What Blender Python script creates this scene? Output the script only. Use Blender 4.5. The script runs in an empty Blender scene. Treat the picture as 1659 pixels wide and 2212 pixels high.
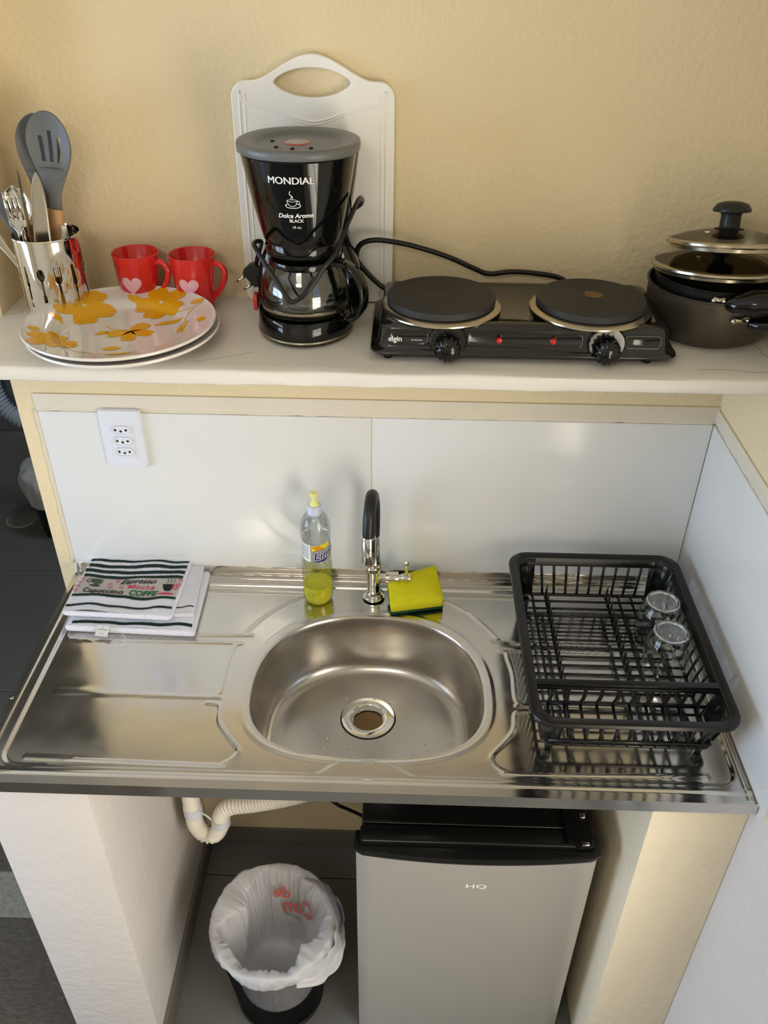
import bpy, bmesh, math, random
from math import sin, cos, pi, radians, sqrt, exp
from mathutils import Vector, Matrix, noise
random.seed(7)
SC = bpy.context.scene
COL = SC.collection
S = 0.915                     # height of the sink top above the floor
ZS = S + 0.580                # height of the shelf top

# ------------------------------------------------------------------ camera, world, lights, exposure
cam_d = bpy.data.cameras.new('camera'); cam = bpy.data.objects.new('camera', cam_d); COL.objects.link(cam)
def set_camera():
    p, y, r = 0.6093, -0.0241, 0.0093
    f = Vector((sin(y)*cos(p), cos(y)*cos(p), -sin(p))); rt = Vector((cos(y), -sin(y), 0)); up = rt.cross(f)
    R = cos(r)*rt + sin(r)*up; U = -sin(r)*rt + cos(r)*up
    m = Matrix((R, U, -f)).transposed().to_4x4(); m.translation = Vector((0.6554, -1.3324, 1.0875 + S))
    cam.matrix_world = m
    cam_d.sensor_fit = 'VERTICAL'; cam_d.sensor_height = 24.0
    cam_d.lens = 1836.0/2212.0*24.0
    cam_d.clip_start = 0.02; cam_d.clip_end = 60
set_camera(); SC.camera = cam
vs = SC.view_settings; vs.view_transform = 'Standard'; vs.look = 'None'; vs.gamma = 1.0; vs.use_curve_mapping = False
vs.exposure = 0.0
W = bpy.data.worlds.new('world'); SC.world = W; W.use_nodes = True
wb = W.node_tree.nodes['Background']; wb.inputs[0].default_value = (0.62, 0.78, 1.0, 1); wb.inputs[1].default_value = 1.0
def area(name, loc, target, sx, sy, power, col, spread=180):
    d = bpy.data.lights.new(name, 'AREA'); d.shape = 'RECTANGLE'; d.size = sx; d.size_y = sy; d.energy = power; d.color = col
    d.spread = radians(spread)
    o = bpy.data.objects.new(name, d); COL.objects.link(o); o.location = loc
    o.rotation_euler = (Vector(target) - Vector(loc)).to_track_quat('-Z', 'Z').to_euler(); return o
area('daylight_door', (1.325, -1.29, 1.08), (0.0, -1.29, 1.08), 0.94, 2.04, 60, (1.0, 0.90, 0.74))       # daylight through the door on the right
area('daylight_window', (-2.12, -1.15, 1.20), (0.0, -1.15, 1.20), 1.4, 2.1, 72, (0.60, 0.76, 1.0))    # daylight through the window on the left
area('bathroom_fill_light', (0.25, 0.8, 2.4), (-0.5, 0.9, 0), 0.3, 0.3, 11.0, (0.80, 0.90, 1.0))  # added unseen light that lifts the dark bathroom
area('ceiling_fill_light', (0.2, -1.9, 2.5), (0.2, -1.9, 0), 0.5, 0.5, 10, (1.0, 0.92, 0.78))  # unseen weak warm fill below the ceiling

# ------------------------------------------------------------------ materials
def srgb(r, g, b):
    f = lambda c: (c/255)/12.92 if c/255 <= 0.04045 else ((c/255+0.055)/1.055)**2.4
    return (f(r), f(g), f(b), 1)
def mat(name, col, rough=0.5, metal=0.0, bump=0.0, bscale=60, var=0.0, vscale=4, spec=0.5, coat=0.0, trans=0.0, ior=1.45, sss=0.0, rvar=0.0, stretch=None, detail=4, distance=0.002, alpha=1.0):
    m = bpy.data.materials.new(name); m.use_nodes = True
    nt = m.node_tree; b = nt.nodes['Principled BSDF']; L = nt.links
    c = srgb(*col)
    b.inputs['Base Color'].default_value = c; b.inputs['Roughness'].default_value = rough; b.inputs['Metallic'].default_value = metal
    b.inputs['Specular IOR Level'].default_value = spec; b.inputs['Coat Weight'].default_value = coat; b.inputs['Coat Roughness'].default_value = 0.05
    b.inputs['Transmission Weight'].default_value = trans; b.inputs['IOR'].default_value = ior; b.inputs['Alpha'].default_value = alpha
    if sss: b.inputs['Subsurface Weight'].default_value = sss; b.inputs['Subsurface Scale'].default_value = 0.01
    if bump or var or rvar:
        tc = nt.nodes.new('ShaderNodeTexCoord'); mp = nt.nodes.new('ShaderNodeMapping'); L.new(tc.outputs['Object'], mp.inputs[0])
        if stretch: mp.inputs['Scale'].default_value = stretch
        def nz(sc, det):
            n = nt.nodes.new('ShaderNodeTexNoise'); n.inputs['Scale'].default_value = sc; n.inputs['Detail'].default_value = det; L.new(mp.outputs[0], n.inputs[0]); return n
        if bump:
            n = nz(bscale, detail); bp = nt.nodes.new('ShaderNodeBump'); bp.inputs['Strength'].default_value = bump; bp.inputs['Distance'].default_value = distance
            L.new(n.outputs[0], bp.inputs['Height']); L.new(bp.outputs[0], b.inputs['Normal'])
        if var:
            n = nz(vscale, 2.5); r = nt.nodes.new('ShaderNodeValToRGB'); r.color_ramp.elements[0].position = 0.22; r.color_ramp.elements[1].position = 0.78
            r.color_ramp.elements[0].color = tuple(x*(1-var) for x in c[:3]) + (1,); r.color_ramp.elements[1].color = tuple(min(1, x*(1+var*0.5)) for x in c[:3]) + (1,)
            L.new(n.outputs[0], r.inputs[0]); L.new(r.outputs[0], b.inputs['Base Color'])
        if rvar:
            n = nz(vscale*2.5, 2); mr = nt.nodes.new('ShaderNodeMapRange'); mr.inputs['From Min'].default_value = 0.2; mr.inputs['From Max'].default_value = 0.8
            mr.inputs['To Min'].default_value = max(0.02, rough-rvar); mr.inputs['To Max'].default_value = rough+rvar
            L.new(n.outputs[0], mr.inputs[0]); L.new(mr.outputs[0], b.inputs['Roughness'])
    return m
def thin_mat(name, col, gloss=0.1, tint=1.0):
    # thin clear wall of glass or plastic: straight-through transmission with fresnel reflection
    m = bpy.data.materials.new(name); m.use_nodes = True; nt = m.node_tree; L = nt.links; nt.nodes.remove(nt.nodes['Principled BSDF'])
    out = nt.nodes['Material Output']; t = nt.nodes.new('ShaderNodeBsdfTransparent'); g = nt.nodes.new('ShaderNodeBsdfGlossy'); mx = nt.nodes.new('ShaderNodeMixShader')
    fr = nt.nodes.new('ShaderNodeLayerWeight'); fr.inputs[0].default_value = 0.35; g.inputs['Roughness'].default_value = 0.03
    t.inputs[0].default_value = srgb(*col)
    mr = nt.nodes.new('ShaderNodeMapRange'); mr.inputs['To Min'].default_value = gloss; mr.inputs['To Max'].default_value = 0.6
    L.new(fr.outputs['Fresnel'], mr.inputs[0]); L.new(mr.outputs[0], mx.inputs[0]); L.new(t.outputs[0], mx.inputs[1]); L.new(g.outputs[0], mx.inputs[2]); L.new(mx.outputs[0], out.inputs[0])
    return m
M = {}
M['beige'] = mat('beige_wall_paint', (234, 215, 176), 0.75, bump=0.5, bscale=110, var=0.06, vscale=3, detail=3, distance=0.004)
M['cream'] = mat('cream_smooth_paint', (228, 218, 198), 0.55, bump=0.25, bscale=22, var=0.06, vscale=6, detail=6, distance=0.003)
M['offwhite'] = mat('off_white_wall_tone', (216, 210, 206), 0.75, bump=0.6, bscale=60, var=0.04, vscale=5, detail=8, distance=0.004)  # left pillar paint; on the right wall, cool-lit beige put into the colour
M['offwhite2'] = mat('pale_cream_paint', (236, 222, 194), 0.75, bump=0.6, bscale=60, var=0.04, vscale=5, detail=8, distance=0.004)
M['shelf'] = mat('painted_shelf', (228, 222, 212), 0.5, bump=0.35, bscale=18, var=0.07, vscale=9, detail=9, distance=0.003)
M['tile'] = mat('white_ceramic_tile', (226, 226, 224), 0.13, spec=0.5, bump=0.04, bscale=3, distance=0.004)
M['grout'] = mat('grout', (200, 190, 170), 0.8)
M['steel'] = mat('brushed_steel', (212, 208, 202), 0.155, 1.0, bump=0.006, bscale=40, var=0.08, vscale=9, rvar=0.07, detail=6, distance=0.001)
M['steel_bowl'] = mat('steel_bowl', (190, 185, 178), 0.25, 1.0, bump=0.0, bscale=30, var=0.07, vscale=7, rvar=0.05, detail=6, distance=0.001)
M['chrome'] = mat('chrome', (225, 222, 215), 0.05, 1.0)
M['satin'] = mat('satin_steel', (190, 182, 165), 0.22, 1.0)
M['black'] = mat('black_gloss_plastic', (9, 9, 10), 0.07, spec=0.6)
M['blacksat'] = mat('black_satin_plastic', (17, 17, 18), 0.3)
M['enamel'] = mat('black_enamel', (22, 21, 20), 0.08, spec=0.7, coat=0.3)
M['rackblk'] = mat('black_rack_plastic', (16, 17, 16), 0.26)
M['rubber'] = mat('black_rubber', (24, 24, 25), 0.42)
M['iron'] = mat('cast_iron_plate', (48, 46, 45), 0.62, bump=0.2, bscale=300)
M['greylid'] = mat('grey_plastic_lid', (108, 108, 108), 0.38)
M['silicone'] = mat('grey_silicone', (104, 106, 108), 0.5)
M['wood'] = mat('beech_wood', (205, 160, 112), 0.5, var=0.2, vscale=30, stretch=(4, 4, 0.4))
M['red'] = mat('red_ceramic', (214, 40, 38), 0.12, coat=0.4)
M['pinkheart'] = mat('pale_pink_print', (232, 178, 190), 0.2)
M['plate'] = mat('white_porcelain', (226, 220, 214), 0.08, coat=0.5)
M['yel'] = mat('yellow_flower_print', (232, 170, 22), 0.12)
M['board'] = mat('white_plastic_board', (250, 246, 238), 0.4)
M['whiteplast'] = mat('white_plastic', (226, 228, 238), 0.3)
M['hole'] = mat('dark_hole', (30, 28, 30), 0.8)
M['white'] = mat('white_print', (235, 235, 230), 0.5)
M['sponge'] = mat('yellow_sponge', (214, 208, 20), 0.9, bump=0.9, bscale=260, var=0.08, vscale=60, distance=0.002)
M['scour'] = mat('green_scourer', (22, 62, 34), 0.9, bump=1, bscale=400)
M['floor'] = mat('dark_floor_tile', (104, 104, 102), 0.24, var=0.10, vscale=2, rvar=0.04)
M['floorgrout'] = mat('dark_grout', (40, 42, 42), 0.8)
M['skirt'] = mat('grey_skirting_tile', (106, 103, 96), 0.35)
M['rug'] = mat('woven_rug', (82, 76, 68), 0.95, bump=1, bscale=260, var=0.35, vscale=120, stretch=(0.4, 1, 1), distance=0.004)
M['ruglight'] = mat('woven_rug_light', (132, 130, 120), 0.95, bump=1, bscale=200, var=0.25, vscale=90, distance=0.004)
M['bath'] = mat('bathroom_grey_tile', (128, 132, 136), 0.3)
M['hose'] = mat('white_corrugated_plastic', (232, 226, 212), 0.35)
M['fridge'] = mat('silver_painted_door', (188, 184, 177), 0.33, 0.45)
M['fridgeblk'] = mat('black_fridge_plastic', (12, 12, 12), 0.28, bump=0.1, bscale=500)
M['ledred'] = mat('red_lens', (200, 20, 15), 0.1, coat=1)
M['pot'] = mat('dark_nonstick_coating', (84, 78, 68), 0.36, 0.6)
M['potin'] = mat('black_nonstick', (20, 20, 19), 0.35)
M['terry'] = mat('white_terry', (236, 237, 248), 0.95, bump=1.0, bscale=420, distance=0.003, detail=3)
M['hem'] = mat('white_hem', (232, 228, 236), 0.9, bump=0.4, bscale=300)
M['tgreen'] = mat('dark_green_weave', (18, 44, 36), 0.9, bump=0.6, bscale=400, var=0.5, vscale=160)
M['tband'] = mat('beige_weave', (186, 178, 172), 0.9, bump=0.5, bscale=500)
M['tblack'] = mat('black_thread', (26, 24, 32), 0.9); M['tpink'] = mat('pink_thread', (206, 50, 92), 0.9); M['tgrn'] = mat('green_thread', (26, 96, 70), 0.9)
M['liquid'] = mat('yellow_green_detergent', (244, 236, 40), 0.06, trans=0.35, ior=1.33)
M['clear'] = thin_mat('clear_plastic', (246, 249, 250), 0.03)
M['clearglass'] = thin_mat('clear_thin_glass', (248, 249, 248), 0.04)
M['carafe'] = thin_mat('carafe_glass', (225, 226, 225), 0.12)
M['lidglass'] = thin_mat('lid_glass', (205, 200, 180), 0.07)
M['glass'] = mat('drinking_glass', (250, 252, 250), 0.0, trans=1.0, ior=1.47)
M['capyel'] = mat('pale_yellow_cap', (234, 230, 150), 0.4, sss=0.1)
M['capgrey'] = mat('pale_grey_collar', (196, 202, 222), 0.35)
M['lblsilver'] = mat('silver_label', (190, 188, 186), 0.25, 0.6); M['lblyel'] = mat('yellow_label', (236, 208, 30), 0.35)
M['lblblue'] = mat('blue_label_ink', (32, 28, 130), 0.4); M['lblred'] = mat('red_label_ink', (200, 60, 30), 0.4); M['lblgrey'] = mat('grey_label_ink', (120, 124, 134), 0.5)
M['mesh'] = mat('black_wire_mesh', (16, 16, 17), 0.4, 0.3)
M['bagred'] = mat('red_bag_print', (196, 96, 84), 0.6); M['baggrey'] = mat('grey_bag_print', (96, 96, 98), 0.6)
M['mint'] = mat('paper_tag', (214, 214, 210), 0.8)
M['tar'] = mat('grey_drain_cover', (168, 172, 160), 0.4)
M['cable'] = mat('black_cable', (20, 19, 18), 0.35)
M['cupdark'] = mat('dull_brass', (120, 96, 66), 0.3, 0.9)
M['ceiling'] = mat('white_ceiling', (235, 230, 220), 0.8)
M['frame'] = mat('white_frame', (232, 230, 225), 0.4)
M['darkwood'] = mat('dark_wood', (62, 34, 22), 0.35, var=0.3, vscale=20)
M['crack'] = mat('crack_line', (128, 112, 84), 0.9)
M['brown'] = mat('burnt_stain', (120, 92, 50), 0.7, var=0.5, vscale=300)
# bag plastic: translucent
def bag_mat():
    m = bpy.data.materials.new('thin_bag_plastic'); m.use_nodes = True; nt = m.node_tree; L = nt.links
    b = nt.nodes['Principled BSDF']; b.inputs['Base Color'].default_value = srgb(240, 240, 244); b.inputs['Roughness'].default_value = 0.32
    out = nt.nodes['Material Output']; t = nt.nodes.new('ShaderNodeBsdfTransparent'); tl = nt.nodes.new('ShaderNodeBsdfTranslucent'); tl.inputs[0].default_value = srgb(225, 225, 228)
    m1 = nt.nodes.new('ShaderNodeMixShader'); m2 = nt.nodes.new('ShaderNodeMixShader'); m1.inputs[0].default_value = 0.3; m2.inputs[0].default_value = 0.22
    L.new(b.outputs[0], m1.inputs[1]); L.new(tl.outputs[0], m1.inputs[2]); L.new(m1.outputs[0], m2.inputs[1]); L.new(t.outputs[0], m2.inputs[2]); L.new(m2.outputs[0], out.inputs[0])
    return m
M['bag'] = bag_mat()

# ------------------------------------------------------------------ helpers (vertices are given in world metres)
def wloc(p):
    v = Vector((0, 0, 0))
    while p: v += p.location; p = p.parent
    return v
def mk(name, verts, faces, m, parent=None, smooth=True, origin=None):
    me = bpy.data.meshes.new(name)
    off = wloc(parent) if parent else Vector(origin) if origin else Vector((0, 0, 0))
    me.from_pydata([tuple(Vector(v) - off) for v in verts], [], faces)
    me.update()
    bm = bmesh.new(); bm.from_mesh(me); bmesh.ops.recalc_face_normals(bm, faces=bm.faces); bm.to_mesh(me); bm.free()
    if smooth: me.polygons.foreach_set('use_smooth', [True]*len(me.polygons))
    mm = M[m] if isinstance(m, str) else m
    me.materials.append(mm)
    o = bpy.data.objects.new(name, me); COL.objects.link(o)
    if parent: o.parent = parent
    elif origin: o.location = origin
    return o
def thing(name, label, cat, loc, group=None):
    o = bpy.data.objects.new(name, None); COL.objects.link(o); o.location = loc; o.empty_display_size = 0.02
    o['label'] = label; o['category'] = cat
    if group: o['group'] = group
    return o
def tag(o, label, cat, group=None):
    o['label'] = label; o['category'] = cat
    if group: o['group'] = group
    return o
def struct(o): o['kind'] = 'structure'; return o
def sharp(o, ang=35):
    me = o.data; bm = bmesh.new(); bm.from_mesh(me)
    for e in bm.edges:
        if len(e.link_faces) == 2 and e.calc_face_angle(0) > radians(ang): e.smooth = False
    bm.to_mesh(me); bm.free(); return o
def box_vf(x0, x1, y0, y1, z0, z1, bev=0.0, seg=2):
    bm = bmesh.new(); bmesh.ops.create_cube(bm, size=1)
    for v in bm.verts: v.co = Vector(((x0+x1)/2 + v.co.x*(x1-x0), (y0+y1)/2 + v.co.y*(y1-y0), (z0+z1)/2 + v.co.z*(z1-z0)))
    if bev: bmesh.ops.bevel(bm, geom=list(bm.edges), offset=bev, segments=seg, affect='EDGES', profile=0.6)
    bm.verts.index_update(); r = ([v.co.copy() for v in bm.verts], [[v.index for v in f.verts] for f in bm.faces]); bm.free(); return r
def join(*vfs):
    V = []; F = []
    for v, f in vfs:
        n = len(V); V += list(v); F += [[i+n for i in q] for q in f]
    return V, F
def box(name, x0, x1, y0, y1, z0, z1, m, parent=None, bev=0.0, seg=2, origin=None):
    v, f = box_vf(x0, x1, y0, y1, z0, z1, bev, seg); o = mk(name, v, f, m, parent, bool(bev), origin)
    return sharp(o, 50) if bev else o
def lathe_vf(prof, c=(0, 0, 0), n=64, axis='z', close=False, sx=1, sy=1):
    V = []; F = []; k = len(prof)
    for i in range(n):
        a = 2*pi*i/n
        for r, z in prof:
            x, y = r*cos(a)*sx, r*sin(a)*sy
            p = (x, y, z) if axis == 'z' else (x, z, y) if axis == 'y' else (z, x, y)
            V.append(Vector(p) + Vector(c))
    for i in range(n):
        j = (i+1) % n
        for q in range(k-1 if not close else k):
            q2 = (q+1) % k; F.append([i*k+q, j*k+q, j*k+q2, i*k+q2])
    if not close:
        for q in (0, k-1):
            if prof[q][0] > 1e-6: F.append([i*k+q for i in range(n)])
    return V, F
def lathe(name, prof, c, m, parent=None, n=64, axis='z', close=False, origin=None, ang=40, sx=1, sy=1):
    v, f = lathe_vf([(max(r, 0.00005), z) for r, z in prof], c, n, axis, close, sx, sy)
    return sharp(mk(name, v, f, m, parent, True, origin), ang)
def catmull(P, seg=8, closed=False):
    P = [Vector(p) for p in P]; out = []; n = len(P)
    for i in range(n if closed else n-1):
        p0 = P[(i-1) % n] if closed or i > 0 else P[0]*2-P[1]; p1 = P[i]; p2 = P[(i+1) % n]
        p3 = P[(i+2) % n] if closed or i+2 < n else P[-1]*2-P[-2]
        for k in range(seg):
            t = k/seg; out.append(0.5*((2*p1)+(p2-p0)*t+(2*p0-5*p1+4*p2-p3)*t*t+(3*p1-p0-3*p2+p3)*t**3))
    if not closed: out.append(P[-1])
    return out
def tube_vf(path, r, n=12, closed=False, flat=1.0):
    P = [Vector(p) for p in path]; V = []; F = []; k = len(P); up = None
    rf = r if callable(r) else (lambda t: r)
    for i, p in enumerate(P):
        t = (P[(i+1) % k] - P[i-1]) if closed or 0 < i < k-1 else (P[1]-P[0] if i == 0 else P[-1]-P[-2])
        t.normalize()
        if up is None: up = Vector((0, 0, 1)) if abs(t.z) < 0.9 else Vector((0, 1, 0))
        s = t.cross(up); s.normalize(); up = s.cross(t); up.normalize()
        rr = rf(i/(k-1))
        for j in range(n):
            a = 2*pi*j/n; V.append(p + s*cos(a)*rr + up*sin(a)*rr*flat)
    for i in range(k if closed else k-1):
        i2 = (i+1) % k
        for j in range(n): F.append([i*n+j, i*n+(j+1) % n, i2*n+(j+1) % n, i2*n+j])
    if not closed: F.append(list(range(n))); F.append([(k-1)*n+j for j in range(n)])
    return V, F
def tube(name, path, r, m, parent=None, n=12, closed=False, seg=0, origin=None, flat=1.0):
    if seg: path = catmull(path, seg, closed)
    v, f = tube_vf(path, r, n, closed, flat); return mk(name, v, f, m, parent, True, origin)
def star_vf(outline, center, rings, mp, mask=None):
    n = len(outline); V = [mp(*center)]; F = []
    for k in range(1, rings+1):
        t = k/rings
        for (x, y) in outline: V.append(mp(center[0]+(x-center[0])*t, center[1]+(y-center[1])*t))
    for j in range(n): F.append([0, 1+j, 1+(j+1) % n])
    for k in range(1, rings):
        for j in range(n):
            if mask:
                t = (k+0.5)/rings; x = center[0]+(outline[j][0]-center[0])*t; y = center[1]+(outline[j][1]-center[1])*t
                if mask(x, y): continue
            a = 1+(k-1)*n; b = 1+k*n; F.append([a+j, a+(j+1) % n, b+(j+1) % n, b+j])
    return V, F
def solid(o, t, off=0):
    md = o.modifiers.new('solidify', 'SOLIDIFY'); md.thickness = t; md.offset = off; return o
def plate_vf(poly, T, O, U, Vv):
    # extruded polygon (list of (u,v)) on the plane O + u*U + v*V
    O = Vector(O); U = Vector(U).normalized(); Vv = Vector(Vv); Vv = (Vv - U*Vv.dot(U)).normalized(); N = U.cross(Vv)
    n = len(poly); V = [O+U*a+Vv*b+N*T/2 for a, b in poly] + [O+U*a+Vv*b-N*T/2 for a, b in poly]
    F = [list(range(n)), list(range(2*n-1, n-1, -1))] + [[i, (i+1) % n, n+(i+1) % n, n+i] for i in range(n)]
    return V, F
def text_vf(s, size, mp, shear=0.0, bold=0.0, maxlen=0.004, align='CENTER', spacing=1.0):
    cu = bpy.data.curves.new('t', 'FONT'); cu.body = s; cu.size = size; cu.align_x = align; cu.align_y = 'CENTER'; cu.shear = shear; cu.offset = bold; cu.space_character = spacing
    cu.resolution_u = 4
    ob = bpy.data.objects.new('t', cu); COL.objects.link(ob); bpy.context.view_layer.update()
    me = bpy.data.meshes.new_from_object(ob.evaluated_get(bpy.context.evaluated_depsgraph_get()))
    bm = bmesh.new(); bm.from_mesh(me); bmesh.ops.triangulate(bm, faces=bm.faces)
    for _ in range(3):
        es = [e for e in bm.edges if e.calc_length() > maxlen]
        if not es: break
        bmesh.ops.subdivide_edges(bm, edges=es, cuts=1); bmesh.ops.triangulate(bm, faces=bm.faces)
    bm.verts.index_update(); V = [mp(v.co.x, v.co.y) for v in bm.verts]; F = [[v.index for v in f.verts] for f in bm.faces]
    bm.free(); bpy.data.objects.remove(ob); bpy.data.curves.remove(cu); bpy.data.meshes.remove(me); return V, F
def ss(a, b, x): t = min(1, max(0, (x-a)/(b-a))); return t*t*(3-2*t)
def copy_tree(o, loc, label=None, dz=0):
    r = o.copy(); COL.objects.link(r); r.location = loc
    if label: r['label'] = label
    for ch in list(o.children):
        c = ch.copy(); COL.objects.link(c); c.parent = r
        for g in ch.children:
            d = g.copy(); COL.objects.link(d); d.parent = c
    return r
def rrect(x0, x1, y0, y1, r, n=8):
    P = []
    for cx, cy, a0 in ((x1-r, y1-r, 0), (x0+r, y1-r, pi/2), (x0+r, y0+r, pi), (x1-r, y0+r, 3*pi/2)):
        for k in range(n+1): a = a0+pi/2*k/n; P.append((cx+r*cos(a), cy+r*sin(a)))
    return P
def loft_vf(rings, cap0=True, cap1=True):
    n = len(rings[0]); V = [p for r in rings for p in r]; F = []
    for i in range(len(rings)-1):
        for j in range(n): F.append([i*n+j, i*n+(j+1) % n, (i+1)*n+(j+1) % n, (i+1)*n+j])
    if cap0: F.append(list(range(n)))
    if cap1: F.append([(len(rings)-1)*n+j for j in range(n)])
    return V, F

# ------------------------------------------------------------------ the room
XR = 1.2065; XL = -0.0335; TZ = S + 0.363
H = 2.75
def wall_grid(name, boxes, m):
    return struct(mk(name, *join(*[box_vf(*b) for b in boxes]), m, None, False))
# floor tiles, dark, 60 cm
fl = struct(box('floor', -2.4, 2.2, -3.2, 1.75, -0.05, -0.004, 'floorgrout'))
tv, tf = box_vf(-0.2985, 0.2985, -0.2985, 0.2985, -0.006, 0.0, 0.0015, 1); tme = None
for i in range(7):
    for j in range(8):
        cx = -2.02 + i*0.6; cy = -2.87 + 0.075 + j*0.6
        if tme is None:
            t = mk('tile', tv, tf, 'floor', fl, False); tme = t.data; t.location = (cx, cy, 0)
        else:
            t = bpy.data.objects.new('tile', tme); COL.objects.link(t); t.parent = fl; t.location = (cx, cy, 0)
wall_grid('wall_back', [(XL, 2.2, 0, 0.10, 0, H), (-2.4, -0.95, 0, 0.10, 0, H), (-0.95, XL, 0, 0.10, 2.15, H)], 'beige')
wall_grid('wall_left', [(-2.4, -2.0, -3.2, -2.0, 0, H), (-2.4, -2.0, -0.35, 1.75, 0, H), (-2.4, -2.0, -2.0, -0.35, 0, 0.10), (-2.4, -2.0, -2.0, -0.35, 2.3, H)], 'cream')
wall_grid('wall_right', [(XR, XR+0.14, -0.81, 0.0, S-0.005, H), (XR, XR+0.14, -3.2, -1.77, 0, H), (XR, XR+0.14, -1.77, -0.81, 2.12, H)], 'beige')
wall_grid('wall_right_lower', [(XR, XR+0.14, -0.81, 0.0, 0, S-0.005)], 'offwhite')  # beige wall under cool light, its off-white look put into the colour
wall_grid('wall_front', [(-2.4, 2.2, -3.3, -3.2, 0, H)], 'cream')
struct(box('ceiling', -2.4, 2.2, -3.3, 1.75, H, H+0.1, 'ceiling'))
# the wall corner above the shelf's left end
v, f = box_vf(-0.95, 0.033, -0.10, 0.0, ZS, 2.15)
for q in v:
    if q.x > 0: q.x += (q.z-ZS)*0.06
struct(mk('wall_left_upper', v, f, 'beige', None, False))
# bathroom seen past the wall's end
wall_grid('wall_bathroom_back', [(-2.4, 0.6, 1.54, 1.64, 0, H)], 'grout')
bb = bpy.data.objects['wall_bathroom_back']
for i in range(5):
    for j in range(4):
        x0 = -2.35+i*0.59; z0 = -0.25+j*0.6
        if z0+0.597 < 0: continue
        box('tile', x0, x0+0.587, 1.532, 1.545, max(0.001, z0), z0+0.597, 'bath', bb, 0.001, 1)
wall_grid('wall_bathroom_right', [(0.55, 0.65, 0.1, 1.54, 0, H)], 'bath')
wall_grid('wall_bathroom_left', [(-2.4, -1.35, 0.1, 1.54, 0, H)], 'bath')
# window on the left, door frame on the right (out of the picture, seen only in reflections)
w = struct(mk('window_1', *join(box_vf(-2.06, -2.0, -2.0, -1.95, 0.10, 2.3), box_vf(-2.06, -2.0, -0.40, -0.35, 0.10, 2.3), box_vf(-2.06, -2.0, -1.2, -1.15, 0.10, 2.3), box_vf(-2.06, -2.0, -2.0, -0.35, 0.10, 0.15), box_vf(-2.06, -2.0, -2.0, -0.35, 2.25, 2.3), box_vf(-2.06, -2.0, -2.0, -0.35, 1.62, 1.65)), 'frame', None, False))
bars = [box_vf(1.25, 1.28, -1.77, -1.735, 0, 2.12), box_vf(1.25, 1.28, -0.845, -0.81, 0, 2.12), box_vf(1.25, 1.28, -1.77, -0.81, 2.07, 2.12)]
for k in range(9): bars.append(box_vf(1.255, 1.262, -1.66+k*0.095, -1.645+k*0.095, 0, 2.1))
for k in range(9): bars.append(box_vf(1.262, 1.27, -1.75, -0.83, 0.08+k*0.23, 0.10+k*0.23))
struct(mk('door_1', *join(*bars), 'frame', None, False))

# tiles of the splashback
def wtile(parent, x0, x1, y0, y1, z0, z1): return box('tile', x0, x1, y0, y1, z0, z1, 'tile', parent, 0.0012, 2)
wb_ = bpy.data.objects['wall_back']
box('grout_joint', 0.598, 0.602, -0.0052, 0.0, S+0.02, TZ, 'grout', wb_)
wtile(wb_, 0.004, 0.5992, -0.006, 0.001, S+0.02, TZ); wtile(wb_, 0.6008, XR-0.0065, -0.006, 0.001, S+0.02, TZ)
v, f = box_vf(XR-0.006, XR+0.001, -0.560, -0.0065, S+0.002, TZ, 0.0012, 2)
wtile(bpy.data.objects['wall_right'], XR-0.006, XR+0.001, -0.545, -0.0065, S+0.004, TZ)
# thick paint bead around the tiles
def bead(name, pts, r, m, parent):
    P = []
    for a, b in zip(pts[:-1], pts[1:]):
        a = Vector(a); b = Vector(b); n = max(2, int((b-a).length/0.012))
        for k in range(n): P.append(a.lerp(b, k/n))
    P.append(Vector(pts[-1])); P = [p + Vector((noise.noise(p*40)*0.002, 0, noise.noise(p*40+Vector((5, 5, 5)))*0.002)) for p in P]
    return tube(name, P, lambda t: r*(1+0.35*noise.noise(Vector((t*60, 0, 0)))), m, parent, 8)
bd = bead('trim_1', [(0.0, -0.002, S+0.02), (0.0, -0.002, TZ+0.003)], 0.0045, 'cream', None); struct(bd)
bd = bead('trim_2', [(0.0, -0.001, TZ+0.003), (XR, -0.001, TZ+0.003)], 0.004, 'cream', None); struct(bd)
bd = bead('trim_3', [(XR, -0.003, TZ+0.004), (XR, -0.545, TZ+0.004)], 0.0045, 'cream', None); struct(bd)
struct(box('trim_4', 0.0, XR, -0.004, 0.0, TZ+0.004, TZ+0.034, 'cream', None, 0.0015))
struct(box('trim_5', XR-0.004, XR, -0.545, 0.0, TZ+0.004, TZ+0.030, 'cream', None, 0.0015))
struct(box('baseboard_back', 0.173, 1.057, -0.008, 0.0, 0, 0.066, 'skirt', None, 0.001))
struct(box('baseboard_left', 0.173, 0.181, -0.5, -0.008, 0, 0.066, 'skirt', None, 0.001))
struct(box('wall_pillar_left', 0.0, 0.173, -0.505, 0.0, 0, S-0.024, 'offwhite', None, 0.004))
struct(box('wall_pillar_right', 1.057, XR, -0.505, 0.0, 0, S-0.024, 'offwhite2', None, 0.004))

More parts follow.
